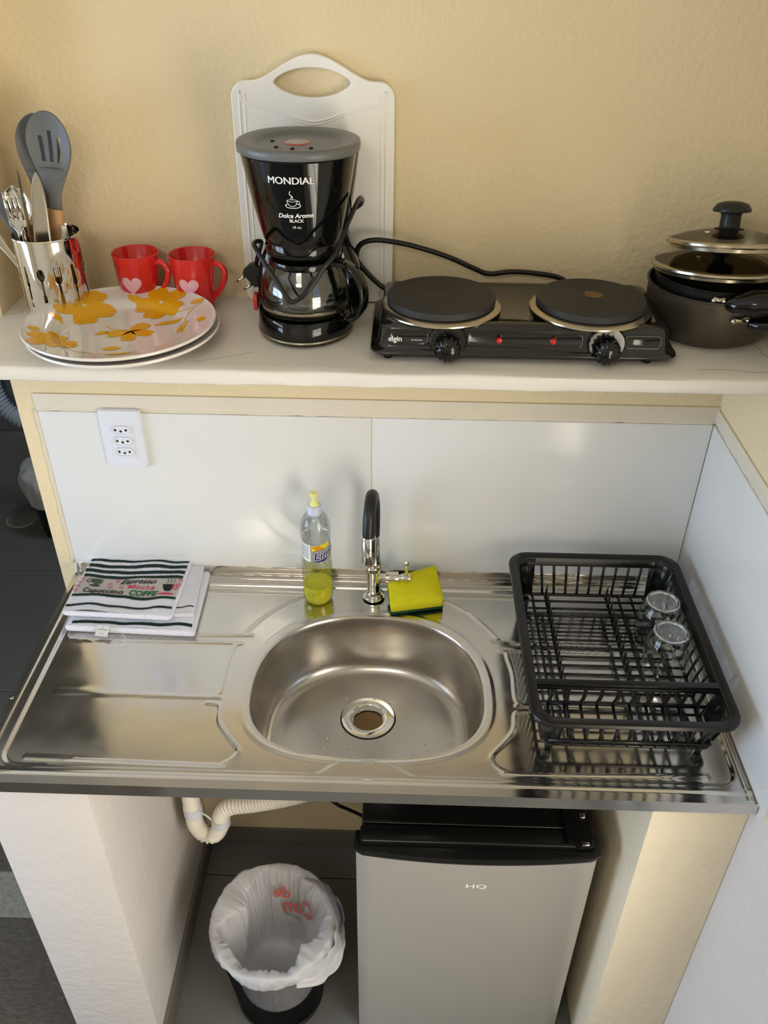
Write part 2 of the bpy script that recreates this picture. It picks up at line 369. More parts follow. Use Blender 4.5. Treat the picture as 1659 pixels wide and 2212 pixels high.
# shelf, a painted slab with uneven edges
def shelf():
    x0, x1, y0, y1, z0, z1 = -0.6, XR, -0.277, 0.0, ZS-0.0225, ZS
    nx = 240; V = []; F = []
    prof = [(y1, z1), (y0+0.06, z1), (y0+0.02, z1), (y0+0.004, z1-0.0004), (y0+0.001, z1-0.002), (y0, z1-0.006), (y0, (z0+z1)/2), (y0+0.0005, z0+0.003), (y0+0.003, z0), (y0+0.05, z0), (y1, z0)]
    for i in range(nx+1):
        x = x0+(x1-x0)*i/nx
        for k, (y, z) in enumerate(prof):
            a = 0.0022 if 3 <= k <= 8 else 0.0
            V.append(Vector((x, y+a*noise.noise(Vector((x*9, k*0.6, 0))), z+a*0.7*noise.noise(Vector((x*13, k*0.5, 7))))))
    k = len(prof)
    for i in range(nx):
        for q in range(k): F.append([i*k+q, (i+1)*k+q, (i+1)*k+(q+1) % k, i*k+(q+1) % k])
    F += [list(range(k)), [nx*k+q for q in range(k)]]
    o = sharp(mk('shelf', V, F, 'shelf', None, True), 60); return o
sh = shelf(); struct(sh)
def crack(pts, r=0.0005):
    P = catmull(pts, 8); P = [p+Vector((noise.noise(p*160)*0.003, noise.noise(p*160+Vector((9, 0, 0)))*0.003, 0)) for p in P]
    return tube_vf(P, r, 5, False, 0.4)
mk('crack', *join(crack([(1.165, -0.13, ZS), (1.168, -0.17, ZS), (1.172, -0.2, ZS)]), crack([(1.06, -0.245, ZS), (1.10, -0.242, ZS), (1.14, -0.25, ZS), (1.2, -0.235, ZS)]), crack([(0.36, -0.25, ZS), (0.40, -0.235, ZS), (0.44, -0.215, ZS)], 0.0004), crack([(0.335, -0.13, ZS), (0.36, -0.125, ZS), (0.38, -0.12, ZS)], 0.0004), crack([(0.06, -0.08, ZS), (0.03, -0.1, ZS), (0.0, -0.11, ZS)], 0.0004)), 'crack', sh)

# ------------------------------------------------------------------ steel sink top
BC = (0.605, -0.310)
def basin_pt(a, s=1.0):
    c, q = cos(a), sin(a)
    ax = 0.2; ay, n = (0.192, 2.3) if q >= 0 else (0.141, 2.75)
    x = ax*(abs(c)**(2/n))*(1 if c >= 0 else -1); y = ay*(abs(q)**(2/n))*(1 if q >= 0 else -1)
    return (BC[0]+x*s, BC[1]+y*s)
def seg_d(p, a, b):
    ax, ay = a; bx, by = b; dx, dy = bx-ax, by-ay; t = max(0, min(1, ((p[0]-ax)*dx+(p[1]-ay)*dy)/(dx*dx+dy*dy)))
    return sqrt((p[0]-ax-dx*t)**2+(p[1]-ay-dy*t)**2)
RIBS = [[(0.03, -0.056), (0.450, -0.056), (0.466, -0.062), (0.462, -0.070), (0.425, -0.10), (0.392, -0.14), (0.372, -0.172), (0.36, -0.180), (0.06, -0.183)],
        [(0.05, -0.2), (0.345, -0.2), (0.357, -0.206), (0.357, -0.225), (0.352, -0.26), (0.353, -0.315), (0.345, -0.33), (0.33, -0.333), (0.072, -0.328)],
        [(0.335, -0.3455), (0.347, -0.3465), (0.357, -0.352), (0.362, -0.385), (0.38, -0.412), (0.402, -0.438), (0.402, -0.455), (0.385, -0.470), (0.36, -0.474), (0.071, -0.469)]]
RIBS = [[(q.x, q.y) for q in catmull([(x, y, 0) for x, y in R], 3)] for R in RIBS]
RIBS += [[(1.212-x, y) for x, y in R] for R in RIBS]
RB = [(min(x for x, y in R)-0.01, max(x for x, y in R)+0.01, min(y for x, y in R)-0.01, max(y for x, y in R)+0.01) for R in RIBS]
def trayd(x, y):
    # signed distance-like inside measure of the pressed tray
    yf = -0.488 + 0.024*ss(0.53, 0.57, x)*(1-ss(0.64, 0.69, x))
    qx = max(0.032+0.03-x, x-(1.186-0.03), 0); cy = max(yf+0.03-y, y-(-0.036-0.03), 0)
    return 0.03 - sqrt(qx*qx+cy*cy)
def sink_h(x, y):
    h = -0.0045*ss(0.0, 0.006, trayd(x, y))
    for R, b in zip(RIBS, RB):
        if b[0] < x < b[1] and b[2] < y < b[3]:
            d = min(seg_d((x, y), R[i], R[i+1]) for i in range(len(R)-1)); h += 0.0017*exp(-(d/0.0030)**2)
    h += 0.021*ss(-0.0095, -0.0065, y)                                  # upstand at the back
    h += 0.0016*exp(-((y+0.024)/0.002)**2)
    h += 0.002*exp(-((y+0.499)/0.0035)**2) + 0.0015*exp(-((x-0.014)/0.003)**2) + 0.0015*exp(-((x-1.192)/0.003)**2)
    return h
def dist_basin(x, y):
    dx, dy = x-BC[0], y-BC[1]; ay, n = (0.192, 2.3) if dy >= 0 else (0.141, 2.75)
    return ((abs(dx)/0.2)**n + (abs(dy)/ay)**n)**(1/n)
def sink():
    t = thing('kitchen_sink', 'stainless steel sink top with one basin and ribbed drainers', 'sink', (0.605, -0.26, S))
    N = 720; K = 300; x0, x1, y0, y1 = 0.0, 1.2045, -0.52, -0.0005
    outer = []; inner = []
    for i in range(N):
        a = 2*pi*i/N; p = basin_pt(a); inner.append(p)
    # outer boundary points matched by direction so that corners fall on vertices
    per = []
    cs = [(x1, y1), (x0, y1), (x0, y0), (x1, y0)]
    angs = [math.atan2(cy-BC[1], cx-BC[0]) % (2*pi) for cx, cy in cs]
    for i in range(N):
        dx, dy = inner[i][0]-BC[0], inner[i][1]-BC[1]
        ts = []
        if dx > 1e-9: ts.append((x1-BC[0])/dx)
        if dx < -1e-9: ts.append((x0-BC[0])/dx)
        if dy > 1e-9: ts.append((y1-BC[1])/dy)
        if dy < -1e-9: ts.append((y0-BC[1])/dy)
        k = min(ts); per.append((BC[0]+dx*k, BC[1]+dy*k))
    for c in cs:
        j = min(range(N), key=lambda i: (per[i][0]-c[0])**2+(per[i][1]-c[1])**2); per[j] = c
    V = []; F = []
    for k in range(K+1):
        tt = k/K; tt = tt*0.6+0.4*tt*tt if False else tt
        for i in range(N):
            x = inner[i][0]+(per[i][0]-inner[i][0])*tt; y = inner[i][1]+(per[i][1]-inner[i][1])*tt
            h = sink_h(x, y); d = dist_basin(x, y)
            if d < 1.30:
                dd = (d-1)*0.17; tr = ss(0.010, 0.018, dd); h = h*tr + (-0.0042)*(1-tr) + 0.0007*exp(-((dd-0.011)/0.004)**2)
                h -= 0.0012*(1-ss(0, 0.004, dd))
            V.append(Vector((x, y, S+h)))
    for k in range(K):
        for i in range(N): j = (i+1) % N; F.append([k*N+i, k*N+j, (k+1)*N+j, (k+1)*N+i])
    # rolled rim down
    base = K*N
    for dz, q in ((-0.003, 0.0), (-0.024, 0.0), (-0.024, 0.99)):
        for i in range(N):
            p = V[base+i]; c = Vector((BC[0], BC[1], 0))
            x, y = p.x, p.y
            if q: x = BC[0]+(x-BC[0])*q; y = BC[1]+(y-BC[1])*q
            V.append(Vector((x, y, S+dz)))
    for r in range(3):
        b0 = base + r*N if r == 0 else (K+r)*N; b1 = (K+1+r)*N
        for i in range(N): j = (i+1) % N; F.append([b0+i, b0+j, b1+j, b1+i])
    top = mk('sink_top', V, F, 'steel', t); sharp(top, 55)
    # basin
    prof = [(1.0, -0.0054), (0.993, -0.008), (0.985, -0.014), (0.975, -0.03), (0.968, -0.06), (0.955, -0.09), (0.93, -0.112), (0.885, -0.125), (0.82, -0.1305), (0.70, -0.132), (0.5, -0.1335), (0.3, -0.1350), (0.0, -0.1365)]
    pf = catmull([(a, b, 0) for a, b in prof], 5); DC = (0.603, -0.252); rings = []
    n = 240
    for q in pf:
        s, z = q.x, q.y; R = []
        w_ = 1-ss(0.25, 0.9, s)
        for i in range(n):
            a = 2*pi*i/n; x, y = basin_pt(a); ex, ey = BC[0]+(x-BC[0])*s, BC[1]+(y-BC[1])*s
            ci = math.atan2(y-BC[1], x-BC[0]); rr = 0.03+s*0.17
            cx, cy = DC[0]+rr*cos(ci), DC[1]+rr*0.8*sin(ci); cr = (DC[0]+0.03*cos(ci), DC[1]+0.03*sin(ci))
            if s < 0.3: f_ = s/0.3; ex, ey = cr[0]*(1-f_)+(BC[0]*0.0+ex)*f_, cr[1]*(1-f_)+ey*f_
            ex += (DC[0]-BC[0])*w_*0.0; ey += (DC[1]-BC[1])*w_*(0.6 if s > 0.3 else 0.6*s/0.3)
            R.append(Vector((ex, ey, S+z)))
        rings.append(R)
    mk('basin', *loft_vf(rings, False, False), 'steel_bowl', t)
    fz = S-0.1358
    d = lathe('drain_flange', [(0.030, -0.03), (0.030, 0.0), (0.032, 0.0022), (0.036, 0.003), (0.044, 0.0022), (0.049, 0.0012), (0.050, -0.001), (0.047, -0.002), (0.034, -0.03)], (DC[0], DC[1], fz), 'chrome', t, 96, close=True)
    lathe('drain_gasket', [(0.049, -0.0005), (0.0525, -0.0003), (0.0525, 0.0006), (0.049, 0.0010)], (DC[0], DC[1], fz), 'hole', d, 96, close=True)
    lathe('drain_cup', [(0.0305, -0.002), (0.030, -0.018), (0.029, -0.030), (0.021, -0.033), (0.020, -0.037)], (DC[0], DC[1], fz), 'cupdark', d, 64)
    lathe('drain_well', [(0.0195, -0.034), (0.019, -0.070), (0.0001, -0.071)], (DC[0], DC[1], fz), 'hole', d, 48)
    c = join(box_vf(DC[0]-0.018, DC[0]+0.018, DC[1]-0.0015, DC[1]+0.0015, fz-0.036, fz-0.030), box_vf(DC[0]-0.0015, DC[0]+0.0015, DC[1]-0.018, DC[1]+0.018, fz-0.036, fz-0.030), lathe_vf([(0.0001, -0.034), (0.003, -0.032), (0.0022, -0.018), (0.0001, -0.016)], (DC[0], DC[1], fz), 16))
    mk('drain_cross', *c, 'satin', d)
    # stamped lettering on the upstand
    mk('stamped_lettering', *text_vf('GhelPlus', 0.017, lambda x, y: Vector((1.028+x*1.25, -0.0064, S+0.0085+y*0.75)) if False else Vector((1.030+x*1.25, -0.0030+y*0.3, S+0.0212)), spacing=1.2), 'cable', t, False)
    v, f = [], []
    mk('rivet', *lathe_vf([(0.0001, 0.0012), (0.003, 0.0006), (0.0036, -0.001)], (0.004, -0.35, S+0.0002), 16), 'satin', t)
    random.seed(3)
    dv = []
    for k in range(60):
        a = random.uniform(0, 2*pi); s = random.uniform(0.25, 0.88); x, y = basin_pt(a, s); y += 0.02
        r = random.uniform(0.0006, 0.0018); dv.append(lathe_vf([(r, 0), (r*0.8, r*0.35), (0.00005, r*0.5)], (x, y, S-0.1325-0.002*(1-s)), 8, sx=random.uniform(0.8, 2.2)))
    w_ = mk('water_drop', *join(*dv), 'glass', t); w_['kind'] = 'stuff'
sink()

# ------------------------------------------------------------------ faucet
def faucet():
    fx, fy = 0.606, -0.060; z = S-0.001
    t = thing('faucet', 'chrome sink faucet with black flexible arched hose', 'faucet', (fx, fy, z))
    lathe('base_flange', [(0.0001, 0), (0.0215, 0), (0.0215, 0.002), (0.0195, 0.003), (0.0195, 0.005), (0.0178, 0.006), (0.0175, 0.008), (0.0145, 0.010), (0.0135, 0.014)], (fx, fy, z), 'chrome', t)
    lathe('body', [(0.0128, 0.010), (0.0125, 0.062), (0.0148, 0.064), (0.0150, 0.072), (0.0135, 0.076), (0.0150, 0.078), (0.0150, 0.086), (0.0128, 0.090), (0.0120, 0.120), (0.0118, 0.146), (0.0095, 0.147)], (fx, fy, z), 'chrome', t)
    H_ = [(fx, fy, z+0.135), (fx+0.001, fy+0.002, z+0.175), (fx+0.001, fy-0.002, z+0.215), (fx-0.001, fy-0.018, z+0.248), (fx-0.003, fy-0.042, z+0.256), (fx-0.005, fy-0.066, z+0.240), (fx-0.006, fy-0.077, z+0.212), (fx-0.006, fy-0.079, z+0.185)]
    tube('hose', H_, 0.0108, 'rubber', t, 24, seg=10)
    nx, ny = fx-0.006, fy-0.079
    lathe('nozzle', [(0.0115, 0.0), (0.0128, 0.001), (0.0128, 0.056), (0.0118, 0.058), (0.0095, 0.058), (0.0095, 0.0)], (nx, ny, z+0.146), 'chrome', t, close=True)
    lathe('valve_stem', [(0.0001, 0.008), (0.0085, 0.009), (0.0070, 0.018), (0.0075, 0.026), (0.0001, 0.028)], (fx, fy-0.002, z+0.048), 'chrome', t, 32, 'x')
    v = lathe('valve_barrel', [(0.0001, 0.023), (0.0115, 0.024), (0.0118, 0.026), (0.0118, 0.046), (0.0108, 0.048), (0.006, 0.049), (0.006, 0.053), (0.0001, 0.053)], (fx, fy-0.002, z+0.048), 'chrome', t, 48, 'x')
    h = lathe('lever', [(0.0001, 0.052), (0.0078, 0.052), (0.0082, 0.054), (0.0082, 0.069), (0.0074, 0.071), (0.0001, 0.071)], (fx, fy-0.002, z+0.048), 'chrome', t, 32, 'x')
    lathe('lever_pin', [(0.0001, 0.0), (0.0036, 0.0), (0.0040, 0.004), (0.0036, 0.024), (0.0046, 0.029), (0.0046, 0.036), (0.003, 0.039), (0.0001, 0.040)], (fx+0.0625, fy-0.002, z+0.050), 'chrome', h, 24)
faucet()

# ------------------------------------------------------------------ detergent bottle
def bottle():
    bx, by, z = 0.4985, -0.068, S-0.003
    t = thing('detergent_bottle', 'clear detergent bottle with yellow green liquid left of the faucet', 'bottle', (bx, by, z))
    P = [(0.0001, 0.0012), (0.018, 0.001), (0.024, 0.0), (0.0275, 0.006), (0.0290, 0.016), (0.0293, 0.04), (0.0285, 0.06), (0.0286, 0.085), (0.0275, 0.105), (0.0266, 0.108), (0.0266, 0.148), (0.0275, 0.151), (0.0278, 0.165), (0.0265, 0.180), (0.0225, 0.193), (0.016, 0.202), (0.0125, 0.206)]
    P = [(p.x, p.y) for p in catmull([(a, b, 0) for a, b in P], 4)]
    n = 96; V = []; F = []
    for i in range(n):
        a = 2*pi*i/n
        for r, h in P:
            k = ss(0.02, 0.035, h)*(1-ss(0.09, 0.105, h)); rr = r*(1-0.030*k*max(0, cos(5*a+h*120))**4)*(1-0.030*k*max(0, cos(5*a-h*120))**4)
            if 0.15 < h < 0.185: rr *= 1+0.008*sin(h*900)
            V.append(Vector((bx+rr*cos(a), by+rr*sin(a), z+h)))
    m = len(P)
    for i in range(n):
        for q in range(m-1): F.append([i*m+q, ((i+1) % n)*m+q, ((i+1) % n)*m+q+1, i*m+q+1])
    mk('body', V, F, 'clear', t)
    L = [(0.0001, 0.0018), (0.018, 0.0018), (0.0235, 0.002), (0.0268, 0.007), (0.0282, 0.016), (0.0280, 0.036), (0.0275, 0.041), (0.0001, 0.041)]
    lathe('liquid', L, (bx, by, z), 'liquid', t)
    R = 0.0271
    def cyl(x, y, dr=0.0): a = -pi/2 + x/R; return Vector((bx+(R+dr)*cos(a), by+(R+dr)*sin(a), z+0.128+y))
    def patch(name, x0, x1, y0, y1, m, dr, par, slant=0.0, n=24):
        V = [cyl(x0+(x1-x0)*i/n, yy+(slant*(i/n) if True else 0), dr) for yy in (y0, y1) for i in range(n+1)]
        return mk(name, V, [[i, i+1, n+2+i, n+1+i] for i in range(n)], m, par)
    lb = patch('label', -0.006, 0.050, -0.0195, 0.0195, 'lblsilver', 0.0, t, n=40)
    l2 = patch('back_label', -0.036, -0.0085, -0.019, 0.019, 'white', 0.0, t)
    patch('yellow_band', -0.006, 0.030, 0.006, 0.0165, 'lblyel', 0.0002, lb, 0.006)
    patch('yellow_patch', 0.022, 0.046, -0.018, -0.006, 'lblyel', 0.0002, lb, 0.004)
    mk('brand_outline', *text_vf('Limpol', 0.025, lambda x, y: cyl(0.030+x*0.95, y-0.002+x*0.16, 0.0003), shear=0.15, bold=0.0012, maxlen=0.003), 'white', lb)
    mk('brand_lettering', *text_vf('Limpol', 0.025, lambda x, y: cyl(0.030+x*0.95, y-0.002+x*0.16, 0.0005), shear=0.15, bold=0.0004, maxlen=0.003), 'lblblue', lb)
    mk('swoosh', *star_vf([(-0.02+0.04*(i/20), -0.002+0.0*i) for i in range(21)] + [(0.02-0.04*(i/20), -0.004*sin(pi*i/20)-0.002) for i in range(1, 20)], (0, -0.0035), 2, lambda x, y: cyl(0.016+x, y-0.0125+x*0.25, 0.0006)), 'lblblue', lb)
    mk('scent_lettering', *join(text_vf('ANTI-', 0.006, lambda x, y: cyl(0.004+x, y+0.0145+x*0.15, 0.0005), shear=0.1, bold=0.0002), text_vf('ODOR', 0.005, lambda x, y: cyl(0.008+x, y+0.0105+x*0.15, 0.0005), shear=0.1, bold=0.0002)), 'lblred', lb)
    ln = []
    for k in range(9):
        n = 12; V = [cyl(-0.033+0.022*i/n, 0.014-k*0.0034+d, 0.0003) for d in (0, 0.0012) for i in range(n+1)]; ln.append((V, [[i, i+1, n+2+i, n+1+i] for i in range(n)]))
    mk('fine_print', *join(*ln), 'lblgrey', l2)
    c = lathe('collar', [(0.0125, 0.200), (0.0140, 0.200), (0.0140, 0.207), (0.0134, 0.208), (0.0134, 0.219), (0.0120, 0.221), (0.0001, 0.221)], (bx, by, z), 'capgrey', t)
    lathe('push_cap', [(0.0001, 0.220), (0.0095, 0.220), (0.0090, 0.223), (0.0055, 0.226), (0.0050, 0.236), (0.0078, 0.240), (0.0080, 0.245), (0.0062, 0.247), (0.0001, 0.247)], (bx, by, z), 'capyel', t)
bottle()

# ------------------------------------------------------------------ sponge
def sponge():
    A = [Vector((0.633, -0.058, 0.0)), Vector((0.727, -0.014, 0.0)), Vector((0.742, -0.093, 0.0)), Vector((0.641, -0.115, 0.0))]   # back-left, back-right, front-right, front-left
    t = thing('sponge', 'yellow kitchen sponge with green scouring pad beside the faucet', 'sponge', (0.69, -0.07, S-0.003))
    def P(u, w, h):
        p = A[0].lerp(A[1], u).lerp(A[3].lerp(A[2], u), w); lift = 0.001+0.019*(1-w)
        return Vector((p.x, p.y, S-0.003+lift+h))
    def slab(name, h0, h1, m, ins):
        N = 24; rings = []
        for k, (hh, q) in enumerate([(h0, 0.02), (h0+0.001, 0), ((h0+h1)/2, 0.004), (h1-0.0015, 0.0), (h1, 0.02), (h1, 0.3), (h1, 0.5)]):
            R = []
            for u, w in rrect(0+q, 1-q, 0+q, 1-q, 0.06*(1 if q < 0.1 else 0.01), N//4):
                p = P(u, w, hh); p += Vector((noise.noise(p*90), noise.noise(p*90+Vector((3, 3, 3))), noise.noise(p*110)))*0.0009; R.append(p)
            rings.append(R)
        return mk(name, *loft_vf(rings), m, t)
    slab('foam', 0.0065, 0.026, 'sponge', 0); slab('scouring_pad', 0.0, 0.0065, 'scour', 0)
sponge()

# ------------------------------------------------------------------ tea towel
def towel():
    t = thing('tea_towel', 'folded white tea towel with green stripes and coffee lettering', 'towel', (0.15, -0.10, S))
    def layer(name, C, z0, th, m, wav=0.002, ph=0.0, n=60, top=None):
        C = [Vector(c+(0,)) for c in C]
        def P(u, v, h):
            p = C[0].lerp(C[1], u).lerp(C[3].lerp(C[2], u), v)
            e = noise.noise(Vector((p.x*16+ph, p.y*26, ph))); h = h+(0.0004*noise.noise(Vector((p.x*420, p.y*420, ph))) if h > th*0.9 and m == 'terry' else 0)
            return Vector((p.x+0.0015*noise.noise(p*70), p.y+0.0025*noise.noise(Vector((p.x*30, ph, v*2))), S+z0+h+wav*e*(1 if h > 0 else 0.5)))
        rings = []
        for hh, q in ((0, 0.03), (th*0.12, 0.009), (th*0.3, 0.002), (th*0.5, 0.0), (th*0.7, 0.002), (th*0.88, 0.009), (th*0.97, 0.018), (th, 0.03)):
            rings.append([P(u, v, hh) for u, v in rrect(q, 1-q, q, 1-q, 0.03, 6)])
        V, F = loft_vf(rings, True, False)
        G = []
        k0 = len(V); N = n
        for i in range(N+1):
            for j in range(N+1):
                G.append(P(0.022+0.956*i/N, 0.022+0.956*j/N, th+0.0002))
        V2 = G; F2 = [[i*(N+1)+j, (i+1)*(N+1)+j, (i+1)*(N+1)+j+1, i*(N+1)+j+1] for i in range(N) for j in range(N)]
        o = mk(name, *join((V, F), (V2, F2)), m, t)
        return o, P
    l1, P1 = layer('lower_fold', [(0.045, -0.008), (0.276, -0.010), (0.282, -0.190), (0.038, -0.184)], -0.002, 0.014, 'terry', 0.002, 3.0)
    l2, P2 = layer('middle_fold', [(0.055, -0.008), (0.264, -0.004), (0.272, -0.152), (0.200, -0.155)], 0.0115, 0.010, 'terry', 0.002, 9.0)
    l3, P3 = layer('top_fold', [(0.036, -0.002), (0.240, 0.000), (0.237, -0.172), (0.031, -0.166)], 0.0205, 0.012, 'terry', 0.0052, 5.5, n=110)
    def stripe(name, v0, v1, m, P=P3, th=0.012, u0=0.018, u1=0.982, par=l3, lift=0.0008, edge=0.004, ph=0, n=90, wob=0.035):
        V = []
        for k in range(5):
            for i in range(n+1):
                u = u0+(u1-u0)*i/n; w_ = wob*noise.noise(Vector((u*4, ph+v0*1.5, 2)))
                v = v0+(v1-v0)*k/4+w_ + edge*(0.5 if k in (0, 4) else 0)*noise.noise(Vector((u*60, v0*9, 1)))
                V.append(P(u, min(0.995, max(0.0, v)), th+lift))
        return mk(name, V, [[k*(n+1)+i, k*(n+1)+i+1, (k+1)*(n+1)+i+1, (k+1)*(n+1)+i] for k in range(4) for i in range(n)], m, par)
    for a, b in ((0.055, 0.09), (0.135, 0.19), (0.235, 0.295), (0.335, 0.385), (0.695, 0.735), (0.865, 0.90)): stripe('green_stripe', a, b, 'tgreen', lift=0.0013)
    stripe('woven_band', 0.385, 0.695, 'tband', edge=0)
    stripe('hem', 0.945, 0.975, 'hem', lift=0.0008, wob=0.0)
    def on(u0, v0, k=1.0):
        # text coords in metres -> uv on the top fold
        return lambda x, y: P3(u0+x/0.20, v0-y/0.175+0.035*noise.noise(Vector(((u0+x/0.2)*4, 0.5*1.5, 2))), 0.0142)
    mk('espresso_lettering', *text_vf('Espresso', 0.0185, on(0.575, 0.452), shear=0.45, bold=0.0003), 'tblack', l3)
    mk('mocha_lettering', *text_vf('Mocha', 0.017, on(0.625, 0.548), shear=0.15, bold=0.0002, spacing=1.15), 'tpink', l3)
    mk('capuccino_lettering', *text_vf('Capuccino', 0.0185, on(0.285, 0.638), shear=0.1, bold=0.0004, spacing=1.0), 'tblack', l3)
    mk('coffe_lettering', *text_vf('COFFE', 0.018, on(0.66, 0.645), shear=0.1, bold=0.0006, spacing=0.95), 'tgrn', l3)
    def blob(name, u, v, pts, m, lift=0.0):
        return mk(name, *star_vf(pts, (0, 0), 4, lambda x, y: on(u, v)(x, y)+Vector((0, 0, lift))), m, l3)
    def cup(w, h): return [(w*x, h*y) for x, y in ((-1, 1), (-0.5, 1.02), (0, 1.02), (0.5, 1.02), (1, 1), (0.9, 0.3), (0.7, -0.4), (0.4, -0.9), (0, -1), (-0.4, -0.9), (-0.7, -0.4), (-0.9, 0.3))]
    def ell(a, b, n=20): return [(a*cos(2*pi*i/n), b*sin(2*pi*i/n)) for i in range(n)]
    def ring(a, b, w, n=24):
        V = [(r, i) for r in (0, 1) for i in range(n)]; return a, b, w, n
    def ringm(name, u, v, a, b, w, m, n=24, a0=0, a1=2*pi):
        f = on(u, v); V = [f((a-w*r)*cos(a0+(a1-a0)*i/n), (b-w*r)*sin(a0+(a1-a0)*i/n))+Vector((0, 0, 0.0003)) for r in (0, 1) for i in range(n+1)]
        return mk(name, V, [[i, i+1, n+2+i, n+1+i] for i in range(n)], m, l3)
    blob('cup_motif', 0.19, 0.475, cup(0.0105, 0.0095), 'tgrn'); blob('saucer_motif', 0.185, 0.545, ell(0.012, 0.0022), 'tblack'); ringm('cup_handle_motif', 0.115, 0.465, 0.006, 0.006, 0.002, 'tblack')
    for du, dv in ((-0.03, -0.02), (0.0, 0.01), (0.03, -0.02), (0.02, 0.03), (-0.015, 0.035)): blob('berry_motif', 0.19+du, 0.47+dv, ell(0.0017, 0.0014, 8), 'tpink', 0.0004)
    blob('cup_motif', 0.875, 0.56, cup(0.011, 0.0085), 'tblack'); blob('saucer_motif', 0.87, 0.645, ell(0.0155, 0.0024), 'tpink'); ringm('cup_handle_motif', 0.945, 0.545, 0.0055, 0.006, 0.002, 'tpink')
    for k in range(3): ringm('steam_motif', 0.845+0.033*k, 0.455, 0.003, 0.007, 0.0015, 'tgrn', 12, -1.6, 1.6)
    for u, v in ((0.385, 0.425), (0.325, 0.485), (0.345, 0.555), (0.44, 0.55), (0.975, 0.42), (0.97, 0.505), (0.03, 0.43), (0.03, 0.5), (0.025, 0.575), (0.02, 0.645)): ringm('bean_motif', u, v, 0.0042, 0.0034, 0.0014, 'tpink', 14)
    stripe('green_stripe', 0.90, 0.945, 'tgreen', P1, 0.014, 0.05, 0.97, l1, 0.0008)
    stripe('green_stripe', 0.865, 0.885, 'tgreen', P2, 0.010, 0.2, 0.99, l2, 0.0008, n=30)
    tg = mk('care_tag', *plate_vf([(-0.012, -0.010), (0.012, -0.010), (0.012, 0.010), (-0.012, 0.010)], 0.0005, (0.112, -0.192, S+0.0105), (1, -0.12, 0), (0.1, 0.75, 0.55)), 'mint', t, False)
    O = Vector((0.112, -0.192, S+0.0105)); U = Vector((1, -0.12, 0)).normalized(); V_ = Vector((0.1, 0.75, 0.55)); V_ = (V_-U*V_.dot(U)).normalized(); N_ = U.cross(V_)
    mk('tag_print', *join(text_vf('LAUNE PLACE', 0.0032, lambda x, y: O+U*x+V_*(y+0.002)+N_*0.0006, spacing=0.9), text_vf('100% ALG', 0.0022, lambda x, y: O+U*x+V_*(y-0.005)+N_*0.0006), text_vf('A', 0.004, lambda x, y: O+U*x+V_*(y+0.0065)+N_*0.0006)), 'lblgrey', tg)
    tube('loose_thread', [(0.150, -0.199, S+0.012), (0.157, -0.205, S+0.008), (0.156, -0.214, S-0.002), (0.150, -0.217, S-0.002), (0.146, -0.212, S-0.002)], 0.0004, 'hem', t, 5, seg=6)
    fz = []
    random.seed(5)
    for k in range(500):
        u = random.random(); e = random.choice((0, 1, 2)); 
        if e == 0: p = P3(u, 0.004, 0.008)
        elif e == 1: p = P3(0.004, u, 0.006)
        else: p = P1(u, 0.994, 0.004)
        d = Vector((random.uniform(-1, 1) - (1.2 if e == 1 else 0), (1 if e == 0 else -1 if e == 2 else 0)*random.uniform(0.4, 1.2), random.uniform(-0.4, 1)))*0.0022
        s = Vector((0.0004, 0.0001, 0)); fz.append(([p-s, p+s, p+d], [[0, 1, 2]]))
    w_ = mk('terry_fringe', *join(*fz), 'terry', t, False); w_['kind'] = 'stuff'
towel()

